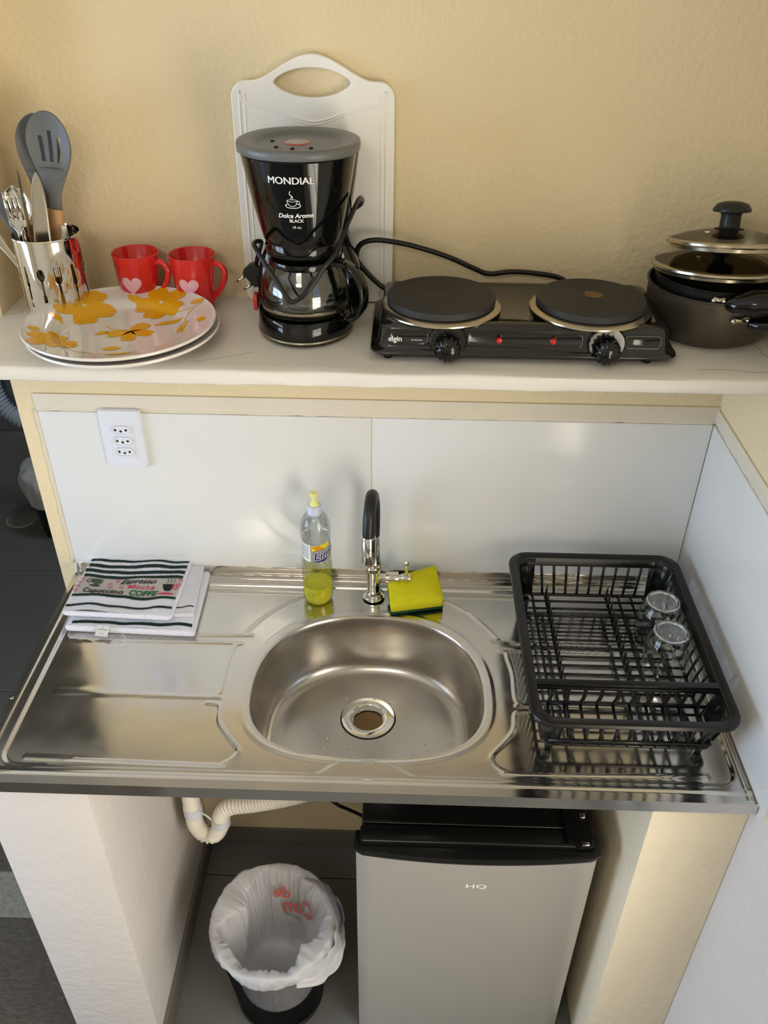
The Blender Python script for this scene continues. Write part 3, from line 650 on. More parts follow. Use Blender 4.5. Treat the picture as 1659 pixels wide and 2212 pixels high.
# ------------------------------------------------------------------ dish rack
def rack():
    X0, X1, Y0, Y1 = 0.857, 1.172, -0.478, -0.058; ZT = S+0.115; Zb = S+0.020
    x0, x1, y0, y1 = 0.888, 1.152, -0.432, -0.068
    t = thing('dish_rack', 'black plastic dish drying rack standing on the right drainer', 'dish rack', ((X0+X1)/2, (Y0+Y1)/2, S-0.001))
    def ring(ins, z, r):
        return [Vector((a, b, z)) for a, b in rrect(X0+ins, X1-ins, Y0+ins, Y1-ins, r, 8)]
    rg = [ring(0.0, ZT-0.006, 0.035), ring(0.0005, ZT-0.002, 0.035), ring(0.002, ZT, 0.034), ring(0.0145, ZT, 0.026), ring(0.0165, ZT-0.002, 0.025), ring(0.019, ZT-0.018, 0.024), ring(0.0165, ZT-0.018, 0.025), ring(0.013, ZT-0.004, 0.027), ring(0.003, ZT-0.004, 0.034), ring(0.002, ZT-0.008, 0.034)]
    n = len(rg[0]); V, F = loft_vf(rg, False, False); F += [[(len(rg)-1)*n+j, (len(rg)-1)*n+(j+1) % n, (j+1) % n, j] for j in range(n)]
    sharp(mk('rim', V, F, 'rackblk', t), 50)
    it, zt = 0.0175, ZT-0.017
    def side(f, A, B, r=0.0026, nm='slat'): return tube(nm, [A, B], r, 'rackblk', t, 6)
    def up(u, v):  # u,v in bottom rect fraction 0..1 -> (bottom point, top point)
        return Vector((x0+(x1-x0)*u, y0+(y1-y0)*v, Zb)), Vector((X0+it+(X1-X0-2*it)*u, Y0+it+(Y1-Y0-2*it)*v, zt))
    for k in range(1, 12):
        a, b = up(k/12, 1); side(0, a, b)
    for k in range(1, 12):
        a, b = up(k/12, 0); side(0, a, b, 0.0030)
    for s in (0, 1):
        for k in range(1, 17):
            a, b = up(s, k/17); side(0, a, b)
    # corner panels
    for cu, cv in ((0, 0), (1, 0), (0, 1), (1, 1)):
        sx = 1 if cu == 0 else -1; sy = 1 if cv == 0 else -1
        def arc(x, y, z, r, w):
            P = [(w, 0), (r, 0)] + [(r-r*sin(q*pi/12), r-r*cos(q*pi/12)) for q in range(1, 6)] + [(0, r), (0, w)]
            return [Vector((x+sx*a, y+sy*b, z)) for a, b in P]
        a, b = up(cu, cv); r0 = arc(a.x, a.y, Zb-0.003, 0.016, 0.024); r1 = arc(b.x, b.y, ZT-0.003, 0.022, 0.034)
        m = len(r0); V = r0+r1; F = [[i, i+1, m+i+1, m+i] for i in range(m-1)]
        solid(mk('corner_panel', V, F, 'rackblk', t), 0.0025)
        mk('foot', *lathe_vf([(0.0001, -0.0215), (0.005, -0.0215), (0.006, -0.010), (0.006, 0.0)], (a.x+sx*0.012, a.y+sy*0.012, Zb-0.002 if False else Zb), 12), 'rackblk', t)
    mk('base_frame', *tube_vf([Vector((a, b, Zb)) for a, b in rrect(x0, x1, y0, y1, 0.014, 5)], 0.0034, 8, True), 'rackblk', t)
    bar0 = None
    for k in range(15):
        y = y1-0.020-k*0.0213
        if y < -0.395: break
        if bar0 is None: bar0 = tube('base_bar', [(x0, y, Zb), (x1, y, Zb)], 0.0025, 'rackblk', t, 6); bar0_y = y
        else:
            o = bpy.data.objects.new('base_bar', bar0.data); COL.objects.link(o); o.parent = t; o.location = (0, y-bar0_y, 0)
    for x in (0.912, 0.937, 1.052, 1.076, 1.100, 1.124): tube('cross_bar', [(x, y0, Zb+0.001), (x, y1, Zb+0.001)], 0.0028, 'rackblk', t, 6)
    pg0 = None
    for x in (0.937, 1.052):
        for k in range(14):
            y = y1-0.010-k*0.0213
            if pg0 is None:
                pg0 = mk('peg', *tube_vf([(x, y, Zb), (x, y, Zb+0.016), (x, y-0.001, Zb+0.032)], lambda q: 0.0034-0.0022*q, 6), 'rackblk', t); pb = (x, y)
            else:
                o = bpy.data.objects.new('peg', pg0.data); COL.objects.link(o); o.parent = t; o.location = (x-pb[0], y-pb[1], 0)
    # cutlery compartment
    dy, dz = -0.388, ZT-0.004
    v = box_vf(X0+0.012, X1-0.012, dy-0.006, dy+0.006, dz-0.003, dz+0.003, 0.0015)
    v2 = box_vf(X0+0.014, X1-0.014, dy-0.008, dy-0.005, dz-0.008, dz-0.002, 0.001)
    sharp(mk('divider_bar', *join(v, v2), 'rackblk', t), 50)
    lz = S+0.052
    tube('lower_bar', [(x0-0.004, dy+0.012, lz), (x1+0.004, dy+0.012, lz)], 0.0032, 'rackblk', t, 8)
    for k in range(10):
        x = 0.899+k*0.0262
        tube('divider_post', [(x, dy-0.004, dz-0.004), (x+0.001, dy, dz-0.03), (x, dy+0.012, lz)], 0.0032, 'rackblk', t, 8, seg=3)
        tube('compartment_slat', [(x, dy+0.012, lz), (x+0.001, -0.425, lz-0.012), (x+0.001, -0.440, lz-0.014)], 0.0026, 'rackblk', t, 6)
    tube('lower_bar', [(x0+0.006, -0.440, lz-0.014), (x1-0.006, -0.440, lz-0.014)], 0.003, 'rackblk', t, 8)
    sharp(mk('compartment_end', *plate_vf([(-0.022, 0.0), (0.030, 0.0), (0.030, 0.050), (-0.030, 0.050)], 0.002, (X1-0.026, -0.420, S+0.048), (0, 1, 0), (0.2, 0, 1)), 'rackblk', t), 30)
rack()
def tumbler(loc, label):
    P = [(0.0362, 0.0), (0.0365, 0.003), (0.0378, 0.020), (0.0385, 0.040), (0.0378, 0.060), (0.0345, 0.074), (0.0300, 0.083), (0.0285, 0.088)]
    t = thing('drinking_glass', label, 'glass', loc, 'upturned drinking glasses in the dish rack')
    V, F = lathe_vf([(q.x, q.y) for q in catmull([(a, b, 0) for a, b in P], 4)], loc, 96); F = [f for f in F if len(f) == 4]; mk('glass_wall', V, F, 'clearglass', t)
    lathe('lip', [(0.0352, 0.0005), (0.0358, -0.0004), (0.0366, -0.0002), (0.0368, 0.0012), (0.0360, 0.0018), (0.0353, 0.0014)], loc, 'glass', t, 96, close=True)
    lathe('thick_base', [(0.0225, 0.0895), (0.0268, 0.0900), (0.0286, 0.0875), (0.0293, 0.0890), (0.0288, 0.0925), (0.0265, 0.0942), (0.0235, 0.0925)], loc, 'glass', t, 96, close=True)
    lathe('base_disc', [(0.0001, 0.0895), (0.0240, 0.0895), (0.0240, 0.0905), (0.0001, 0.0905)], loc, 'clearglass', t, 64)
    return t
g1 = tumbler((1.1125, -0.268, S+0.0225), 'upturned clear glass nearer the cutlery compartment of the black rack')
g2 = copy_tree(g1, (1.1175, -0.190, S+0.0225), 'upturned clear glass further back in the black rack, behind the other glass')

# ------------------------------------------------------------------ power outlet
def outlet():
    t = thing('power_outlet', 'white wall outlet plate with three sockets on the splashback', 'outlet', (0.152, -0.006, S+0.312))
    def fr(z, ins, y): 
        P = []
        hw, hh = 0.0385-ins, 0.058-ins
        for a, b in rrect(-hw, hw, -hh, hh, 0.006, 4): P.append(Vector((0.151+a*(1+0.06*sin((b+hh)/(2*hh)*pi)), y, S+0.3125+b+0.003*cos(a/hw*1.4)*(1 if b > 0 else -1))))
        return P
    sharp(mk('plate', *loft_vf([fr(0, 0.0, -0.0055), fr(0, 0.0, -0.0095), fr(0, 0.002, -0.0125), fr(0, 0.008, -0.0135)]), 'whiteplast', t), 40)
    ins = box('insert', 0.1295, 0.1715, -0.0142, -0.010, S+0.276, S+0.346, 'whiteplast', t, 0.0004)
    for k in range(3):
        z = S+0.3335-0.0225*k; hx = [(-0.0195, 0), (-0.0125, 0.0085), (0.0125, 0.0085), (0.0195, 0), (0.0125, -0.0085), (-0.0125, -0.0085)]
        rings = [[Vector((0.1505+a*s, y, z+b*s)) for a, b in hx] for s, y in ((1, -0.0140), (0.97, -0.0172), (0.88, -0.0174), (0.80, -0.0158))]
        so = mk('socket', *loft_vf(rings, False, True), 'whiteplast', ins, False)
        pass
        for dx, dz in ((-0.0095, 0), (0, -0.0025), (0.0095, 0)):
            lathe('pin_hole', [(0.0001, -0.0001), (0.0023, -0.0001), (0.0023, 0.0010), (0.0001, 0.0010)], (0.1505+dx, -0.0160, z+dz), 'hole', t, 20, 'y')
outlet()

# ------------------------------------------------------------------ cutting board
def board():
    bx = 0.517
    t = thing('cutting_board', 'white plastic cutting board with oval grip leaning on the wall', 'cutting board', (bx, -0.012, ZS))
    def bd(hw, top, hump):
        P = [(-hw+0.006, 0.003), (hw-0.006, 0.003), (hw, 0.012)]
        for k in range(7): a = k/6*pi/2; P.append((hw-0.022+0.022*cos(a), top-0.022+0.022*sin(a)))
        for k in range(1, 24):
            x = (hw-0.022)*(1-2*k/24); q = abs(x)/(hw-0.022); P.append((x, top+hump*(ss(0, 1, 1-q*1.12) if q < 0.9 else 0)**0.8))
        for k in range(7): a = pi/2+k/6*pi/2; P.append((-hw+0.022+0.022*cos(a), top-0.022+0.022*sin(a)))
        P.append((-hw, 0.012)); return P
    O = bd(0.1165, 0.320, 0.034); n = len(O)
    hole = lambda m: [(0.054*cos(2*pi*i/m)*(1-0.0*abs(sin(2*pi*i/m))), 0.318+0.019*(sin(2*pi*i/m)*abs(sin(2*pi*i/m))**0.1)*(1-0.25*abs(cos(2*pi*i/m))**3)) for i in range(m)]
    cu = bpy.data.curves.new('b', 'CURVE'); cu.dimensions = '2D'; cu.fill_mode = 'BOTH'; cu.extrude = 0.0035; cu.bevel_depth = 0.0018; cu.bevel_resolution = 3; cu.offset = -0.0018
    for pts in (O, hole(48)):
        sp = cu.splines.new('POLY'); sp.points.add(len(pts)-1); sp.use_cyclic_u = True
        for i, (a, b) in enumerate(pts): sp.points[i].co = (a, b, 0, 1)
    ob = bpy.data.objects.new('b', cu); COL.objects.link(ob); bpy.context.view_layer.update()
    me = bpy.data.meshes.new_from_object(ob.evaluated_get(bpy.context.evaluated_depsgraph_get())); bpy.data.objects.remove(ob)
    V = [v.co.copy() for v in me.vertices]; F = [list(p.vertices) for p in me.polygons]
    def W(v): return Vector((bx+v.x, -0.016-v.z+(v.y/0.354)*0.009, ZS+v.y))
    o = mk('panel', [W(v) for v in V], F, 'board', t); sharp(o, 30)
    I = [(a*0.895, 0.014+(b-0.014)*0.88 if b < 0.3 else 0.272-0.012*cos(a/0.1165*pi)) for a, b in O]
    # juice groove: a slim raised line pair around the working face
    L = [(-0.1045, 0.012), (-0.1045, 0.285), (-0.098, 0.292), (-0.06, 0.285), (0, 0.268), (0.06, 0.285), (0.098, 0.292), (0.1045, 0.285), (0.1045, 0.012)]
    P = catmull([(a, b, 0) for a, b in L], 10)
    mk('groove_ridge', *join(tube_vf([W(Vector((p.x, p.y, 0.0040))) for p in P], 0.0024, 10), tube_vf([W(Vector((p.x*0.93, p.y*0.985, 0.0040))) for p in P], 0.0020, 10)), 'board', t)
board()

# ------------------------------------------------------------------ coffee maker
def coffee():
    cx, cy, z = 0.507, -0.122, ZS
    t = thing('coffee_maker', 'black drip coffee maker with glass carafe and grey lid', 'coffee maker', (cx, cy, z))
    def D(hw, yb, yf, zz, n=48, sq=3.0, dx=0.0):
        # rounded outline, superellipse at the back and circular at the front
        R = []
        for i in range(n):
            a = 2*pi*i/n; c, s = cos(a), sin(a)
            if s < 0: x = hw*c; y = cy + (cy-yf)*s
            else: x = hw*abs(c)**(2/sq)*(1 if c >= 0 else -1); y = cy+(yb-cy)*abs(s)**(2/sq)
            R.append(Vector((cx+dx+x, y, z+zz)))
        return R
    # base with hot plate
    b = mk('base', *loft_vf([D(0.066, -0.03, -0.196, 0.004), D(0.0705, -0.028, -0.2035, 0.0045), D(0.0705, -0.028, -0.204, 0.011), D(0.0705, -0.028, -0.204, 0.012), D(0.0700, -0.028, -0.2030, 0.030), D(0.0685, -0.03, -0.2005, 0.0355), D(0.0665, -0.032, -0.1975, 0.0355), D(0.065, -0.035, -0.195, 0.0315)]), 'black', t); sharp(b, 45)
    mk('silver_trim', *loft_vf([D(0.0712, -0.0275, -0.2048, 0.0065), D(0.0712, -0.0275, -0.2048, 0.0095)], True, True), 'satin', t)
    for fx_, fy_ in ((-0.05, -0.05), (0.05, -0.05), (-0.045, -0.165), (0.045, -0.165)): lathe('foot', [(0.0001, 0.0), (0.007, 0.0), (0.007, 0.006), (0.0001, 0.006)], (cx+fx_, fy_, z), 'rubber', t, 16)
    # rear column with water tank
    R = []
    for zz, hw, yf in ((0.005, 0.078, -0.105), (0.03, 0.080, -0.108), (0.06, 0.079, -0.105), (0.085, 0.074, -0.100), (0.11, 0.064, -0.096), (0.130, 0.060, -0.100), (0.16, 0.064, -0.105), (0.20, 0.071, -0.110), (0.255, 0.078, -0.115)):
        R.append([Vector((cx+0.002+hw*abs(cos(a))**0.6*(1 if cos(a) >= 0 else -1), -0.068+0.043*abs(sin(a))**0.6*(1 if sin(a) >= 0 else -1)*(1 if sin(a) > 0 else (-0.068-yf)/0.043), z+zz)) for a in [2*pi*i/48 for i in range(48)]])
    mk('rear_column', *loft_vf(R), 'black', t)
    # filter funnel
    fc = (cx, cy-0.003, z)
    f = lathe('filter_funnel', [(0.046, 0.134), (0.052, 0.136), (0.0555, 0.142), (0.0585, 0.155), (0.0655, 0.185), (0.0725, 0.220), (0.0780, 0.252), (0.073, 0.256)], fc, 'black', t, 96)
    lathe('funnel_collar', [(0.0001, 0.115), (0.047, 0.115), (0.052, 0.119), (0.054, 0.128), (0.052, 0.136), (0.0001, 0.136)], (cx, cy-0.001, z), 'black', t, 64)
    box('outlet_neck', cx-0.055, cx+0.055, -0.115, -0.06, z+0.10, z+0.16, 'black', t, 0.008)
    # lid
    l = mk('lid', *loft_vf([D(0.0805, -0.036, -0.199, 0.2525, sq=2.2), D(0.0830, -0.034, -0.202, 0.2545, sq=2.2), D(0.0835, -0.0335, -0.2025, 0.2615, sq=2.2), D(0.0825, -0.035, -0.2015, 0.2650, sq=2.2), D(0.0780, -0.040, -0.197, 0.2665, sq=2.2), D(0.060, -0.058, -0.182, 0.2640, sq=2.1), D(0.056, -0.062, -0.178, 0.2600, sq=2.1), D(0.03, -0.09, -0.15, 0.2605, sq=2)]), 'greylid', t)
    st = lathe('sticker', [(0.0001, 0.2618), (0.0165, 0.2613), (0.017, 0.2600)], (cx-0.002, cy+0.004, z), 'red', l, 40)
    lathe('sticker_face', [(0.0001, 0.2625), (0.0142, 0.2620), (0.0145, 0.2610)], (cx-0.002, cy+0.004, z), 'tband', l, 40)
    for k, (dx, dy) in enumerate(((-0.026, -0.026), (-0.004, -0.034), (0.020, -0.030), (-0.036, 0.01))): lathe('steam_vent', [(0.0001, 0.2618), (0.0028, 0.2618), (0.0028, 0.2590)], (cx+dx, cy+dy, z), 'hole', l, 12)
    # prints on the funnel
    def fun(x, y, zz, dr=0.0006):
        h = zz+y; r = 0.0585+(0.0725-0.0585)*(h-0.155)/(0.065); a = -pi/2+(x)/r - 0.03
        return Vector((fc[0]+(r+dr)*cos(a), fc[1]+(r+dr)*sin(a), z+h))
    mk('brand_lettering', *join(*[text_vf('MONDIAL', 0.0132, lambda x, y, q=q: fun(x*1.04-0.001+q, y, 0.2305), maxlen=0.003) for q in (-0.0003, 0.0, 0.0003)]), 'white', f)
    mk('name_lettering', *text_vf('Dolce Arome', 0.0084, lambda x, y: fun(x+0.002, y+x*0.02, 0.184), shear=0.2, bold=0.0002, maxlen=0.003), 'white', f)
    mk('colour_lettering', *text_vf('BLACK', 0.0062, lambda x, y: fun(x+0.003, y, 0.177), bold=0.0001, maxlen=0.003), 'white', f)
    mk('size_lettering', *text_vf('18 xic.', 0.0050, lambda x, y: fun(x+0.003, y, 0.168), maxlen=0.003), 'white', f)
    def strip(pts, w=0.0007):
        P = catmull([(a, b, 0) for a, b in pts], 6); V = []
        for i, p in enumerate(P):
            d = (P[min(i+1, len(P)-1)]-P[max(i-1, 0)]).normalized(); n_ = Vector((-d.y, d.x, 0))*w*0.5; V += [fun((p.x+n_.x)*0.8, (p.y+n_.y)*0.8, 0.204), fun((p.x-n_.x)*0.8, (p.y-n_.y)*0.8, 0.204)]
        return V, [[2*i, 2*i+1, 2*i+3, 2*i+2] for i in range(len(P)-1)]
    C = [(0.0085*cos(a)-0.001, 0.0018*sin(a)+0.001) for a in [2*pi*k/12 for k in range(13)]]
    mk('cup_emblem', *join(strip(C), strip([(-0.0095, 0.001), (-0.008, -0.004), (-0.004, -0.008), (0.002, -0.008), (0.006, -0.004), (0.0075, 0.001)], 0.0009), strip([(0.007, 0.000), (0.0105, 0.0), (0.0105, -0.004), (0.006, -0.005)], 0.0009),
        strip([(-0.009, -0.005), (-0.0125, -0.007), (-0.009, -0.0105), (0.0, -0.0115), (0.009, -0.0105), (0.0125, -0.007), (0.008, -0.0045)], 0.0012), strip([(-0.003, 0.004), (-0.001, 0.008), (-0.0045, 0.012), (-0.003, 0.017)], 0.0012), strip([(0.0, 0.004), (0.0005, 0.007), (-0.002, 0.010)], 0.0009)), 'white', f)
    # carafe
    kc = (cx, cy-0.006, z+0.0315)
    g = lathe('carafe_glass', [(0.0001, 0.002), (0.048, 0.001), (0.056, 0.003), (0.0615, 0.010), (0.0635, 0.022), (0.0635, 0.034), (0.060, 0.050), (0.053, 0.064), (0.048, 0.071), (0.0475, 0.075)], kc, 'carafe', t, 96)
    g2_ = lathe('carafe_inner_wall', [(0.0001, 0.004), (0.048, 0.004), (0.0585, 0.011), (0.0615, 0.022), (0.0615, 0.034), (0.058, 0.050), (0.051, 0.064), (0.0465, 0.074)], kc, 'carafe', g, 96)
    lathe('steel_band', [(0.0608, 0.0045), (0.0630, 0.0065), (0.0645, 0.015), (0.0647, 0.0165), (0.0630, 0.0165), (0.0610, 0.007)], kc, 'satin', t, 96, close=True)
    lathe('carafe_lid', [(0.0001, 0.083), (0.040, 0.083), (0.049, 0.080), (0.050, 0.076), (0.049, 0.071), (0.046, 0.070), (0.0001, 0.073)], kc, 'black', t, 64)
    # handle: flat bow towards the right front
    dr = Vector((0.93, -0.36, 0)).normalized(); sd = Vector((-dr.y, dr.x, 0)); K = Vector(kc)
    pts = [(0.046, 0.076), (0.064, 0.076), (0.082, 0.066), (0.093, 0.045), (0.093, 0.020), (0.083, 0.002), (0.070, -0.002), (0.062, 0.006)]
    P = catmull([(a, b, 0) for a, b in pts], 8); V = []; F = []; prof = [(-0.0095, -0.003), (0.0095, -0.003), (0.0115, 0.0), (0.0095, 0.004), (-0.0095, 0.004), (-0.0115, 0.0)]
    for i, p in enumerate(P):
        d = (P[min(i+1, len(P)-1)]-P[max(i-1, 0)]).normalized(); nn = Vector((d.y, -d.x, 0)) * -1
        for a, b in prof: V.append(K + dr*(p.x+nn.x*b) + Vector((0, 0, 1))*(p.y+nn.y*b) + sd*a)
    k = len(prof)
    for i in range(len(P)-1):
        for q in range(k): F.append([i*k+q, i*k+(q+1) % k, (i+1)*k+(q+1) % k, (i+1)*k+q])
    F += [list(range(k)), [(len(P)-1)*k+q for q in range(k)]]
    mk('carafe_handle', V, F, 'black', t)
    box('switch', cx-0.0765, cx-0.070, -0.135, -0.115, z+0.030, z+0.052, 'ledred', t, 0.002)
    # power cord looped around the machine, plug behind its left side
    c = tube('power_cord', [(cx+0.060, -0.05, z+0.150), (cx+0.0815, -0.08, z+0.172), (0.5890, -0.112, z+0.1885), (0.583, -0.145, z+0.184), (0.572, -0.175, z+0.164), (0.561, -0.200, z+0.140), (0.545, -0.213, z+0.123), (0.524, -0.222, z+0.095), (0.507, -0.222, z+0.080), (0.497, -0.222, z+0.080), (0.482, -0.214, z+0.100), (0.465, -0.203, z+0.122), (0.451, -0.190, z+0.140), (0.446, -0.170, z+0.142), (0.450, -0.14, z+0.134), (0.440, -0.09, z+0.11), (0.430, -0.07, z+0.085), (0.4255, -0.066, z+0.064)], 0.0032, 'cable', t, 12, seg=8)
    d = Vector((-0.75, -0.1, -0.60)).normalized(); O = Vector((0.4255, -0.066, z+0.062)); u = d.cross(Vector((0, 1, 0))).normalized()
    pl = mk('plug', *plate_vf([(-0.010, -0.013), (-0.004, -0.016), (0.010, -0.016), (0.014, -0.013), (0.014, 0.013), (0.010, 0.016), (-0.004, 0.016), (-0.010, 0.013)], 0.016, O, d, u), 'rubber', t)
    sharp(pl, 30)
    for q in (-0.008, 0.008): mk('pin', *tube_vf([O+d*0.013+u*q, O+d*0.031+u*q], 0.0024, 10), 'chrome', pl)
coffee()

# ------------------------------------------------------------------ two-plate hot plate
def hotplate():
    x0, x1, yf, yb, z = 0.612, 1.030, -0.234, -0.035, ZS
    t = thing('electric_hotplate', 'black two burner electric hotplate on the shelf', 'hotplate', ((x0+x1)/2, (yf+yb)/2, z))
    def R(ins, zz, r, tap=0): return [Vector((a, b, z+zz)) for a, b in rrect(x0+ins, x1-ins, yf+ins, yb-ins, r, 8)]
    rings = [R(0.002, 0.009, 0.018), R(-0.004, 0.010, 0.022), R(-0.005, 0.012, 0.022), R(-0.004, 0.014, 0.022), R(0.003, 0.016, 0.018), R(0.006, 0.020, 0.018), R(0.009, 0.043, 0.018), R(0.012, 0.048, 0.017), R(0.022, 0.051, 0.014), R(0.026, 0.0505, 0.012), R(0.029, 0.0485, 0.012)]
    sharp(mk('housing', *loft_vf(rings), 'enamel', t), 60)
    for bx in (0.7065, 0.9205):
        by = -0.152
        lathe('steel_ring', [(0.0805, 0.048), (0.0845, 0.0485), (0.0865, 0.050), (0.0862, 0.052), (0.080, 0.056), (0.0775, 0.056), (0.0775, 0.048)], (bx, by, z), 'satin', t, 96, close=True)
        p = [(0.0001, 0.0672)]
        r = 0.003
        while r < 0.072: p += [(r, 0.0672), (r+0.0006, 0.0668), (r+0.0018, 0.0668), (r+0.0024, 0.0672)]; r += 0.0040
        p += [(0.0745, 0.0672), (0.0775, 0.0662), (0.0782, 0.063), (0.0775, 0.057), (0.074, 0.054), (0.0001, 0.054)]
        pl = lathe('burner_plate', p, (bx, by, z), 'iron', t, 96)
        if bx > 0.8: mk('burnt_stain', *star_vf([((0.013+0.006*noise.noise(Vector((cos(a)*3, sin(a)*3, 1))))*cos(a), (0.013+0.006*noise.noise(Vector((cos(a)*3, sin(a)*3, 1))))*sin(a)) for a in [2*pi*k/40 for k in range(40)]], (0, 0), 3, lambda x, y: Vector((bx+0.004+x, by+0.008+y, z+0.0675))), 'brown', pl)
    # recessed control strip, knobs, lamps
    def front(x, h, d=0.0): k = (h-0.020)/0.023; return Vector((x, yf+0.006+0.003*k-d, z+h))
    for a, b in ((x0+0.022, 0.688), (0.742, 0.902), (0.958, x1-0.020)):
        O = [(u, w) for u, w in rrect(a, b, 0.0215, 0.0400, 0.006, 5)]
        r0 = [front(u, w, 0.0012) for u, w in O]; r1 = [front(a+(u-a)*1, w, 0.0018) for u, w in O]; c = ((a+b)/2, 0.031)
        r2 = [front(c[0]+(u-c[0])*(1-0.004/(b-a)), c[1]+(w-c[1])*0.86, 0.0004) for u, w in O]
        mk('control_strip', *loft_vf([[p+Vector((0, 0.003, 0)) for p in r0], r0, r1, r2], True, True), 'enamel', t)
    for kx in (0.715, 0.934):
        lathe('knob_bezel', [(0.0001, 0.003), (0.0265, 0.003), (0.0265, -0.001), (0.0240, -0.004), (0.0001, -0.004)], (kx, yf+0.006, z+0.028), 'enamel', t, 48, 'y')
        n = 96; V = []; k_ = [(0.0001, -0.0236), (0.006, -0.0232), (0.0115, -0.0215), (0.0155, -0.0185), (0.0178, -0.0165), (0.0182, -0.004)]
        for i in range(n):
            a = 2*pi*i/n
            for j, (r, h) in enumerate(k_):
                rr = r*(1-0.12*(1 if cos(14*a) < -0.1 else 0)*(1 if j >= 3 else 0)); V.append(Vector((kx+rr*cos(a), yf+0.004+h, z+0.022+rr*sin(a))))
        m = len(k_); kn = mk('knob', V, [[i*m+q, ((i+1) % n)*m+q, ((i+1) % n)*m+q+1, i*m+q+1] for i in range(n) for q in range(m-1)], 'black', t); sharp(kn, 50)
        mk('knob_lettering', *text_vf('OFF', 0.0048, lambda x, y: Vector((kx+sin(x/0.02)*(0.0215+y), yf+0.0015, z+0.028+cos(x/0.02)*(0.0215+y))), bold=0.0001), 'white', t)
    for lx in (0.786, 0.8605): 
        lathe('indicator_lamp', [(0.0001, -0.0045), (0.0038, -0.003), (0.0044, 0.0), (0.0001, 0.002)], (lx, yf+0.0065, z+0.0305), 'ledred', t, 24, 'y')
    mk('brand_lettering', *text_vf('elgin', 0.0105, lambda x, y: front(0.642+x, 0.030+y, 0.0016), bold=0.0002), 'white', t)
    mk('small_lettering', *text_vf('Double Inox', 0.0030, lambda x, y: front(0.672+x, 0.029+y, 0.0016)), 'white', t)
    for fx_ in (x0+0.02, x1-0.035):
        for fy_ in (yf+0.012, yb-0.02): lathe('foot', [(0.0001, 0.0), (0.006, 0.0), (0.0075, 0.0105), (0.0001, 0.0105)], (fx_, fy_, z), 'rubber', t, 20)
    tube('power_cord', [(0.632, -0.05, z+0.030), (0.612, -0.045, z+0.042), (0.592, -0.045, z+0.062), (0.579, -0.046, z+0.082), (0.585, -0.048, z+0.103), (0.607, -0.05, z+0.111), (0.64, -0.05, z+0.108), (0.675, -0.045, z+0.099), (0.72, -0.035, z+0.082), (0.76, -0.025, z+0.062), (0.785, -0.020, z+0.052), (0.82, -0.018, z+0.055), (0.86, -0.018, z+0.053), (0.9, -0.018, z+0.045), (0.93, -0.018, z+0.02), (0.95, -0.02, z+0.006)], 0.0040, 'cable', t, 12, seg=8)
hotplate()

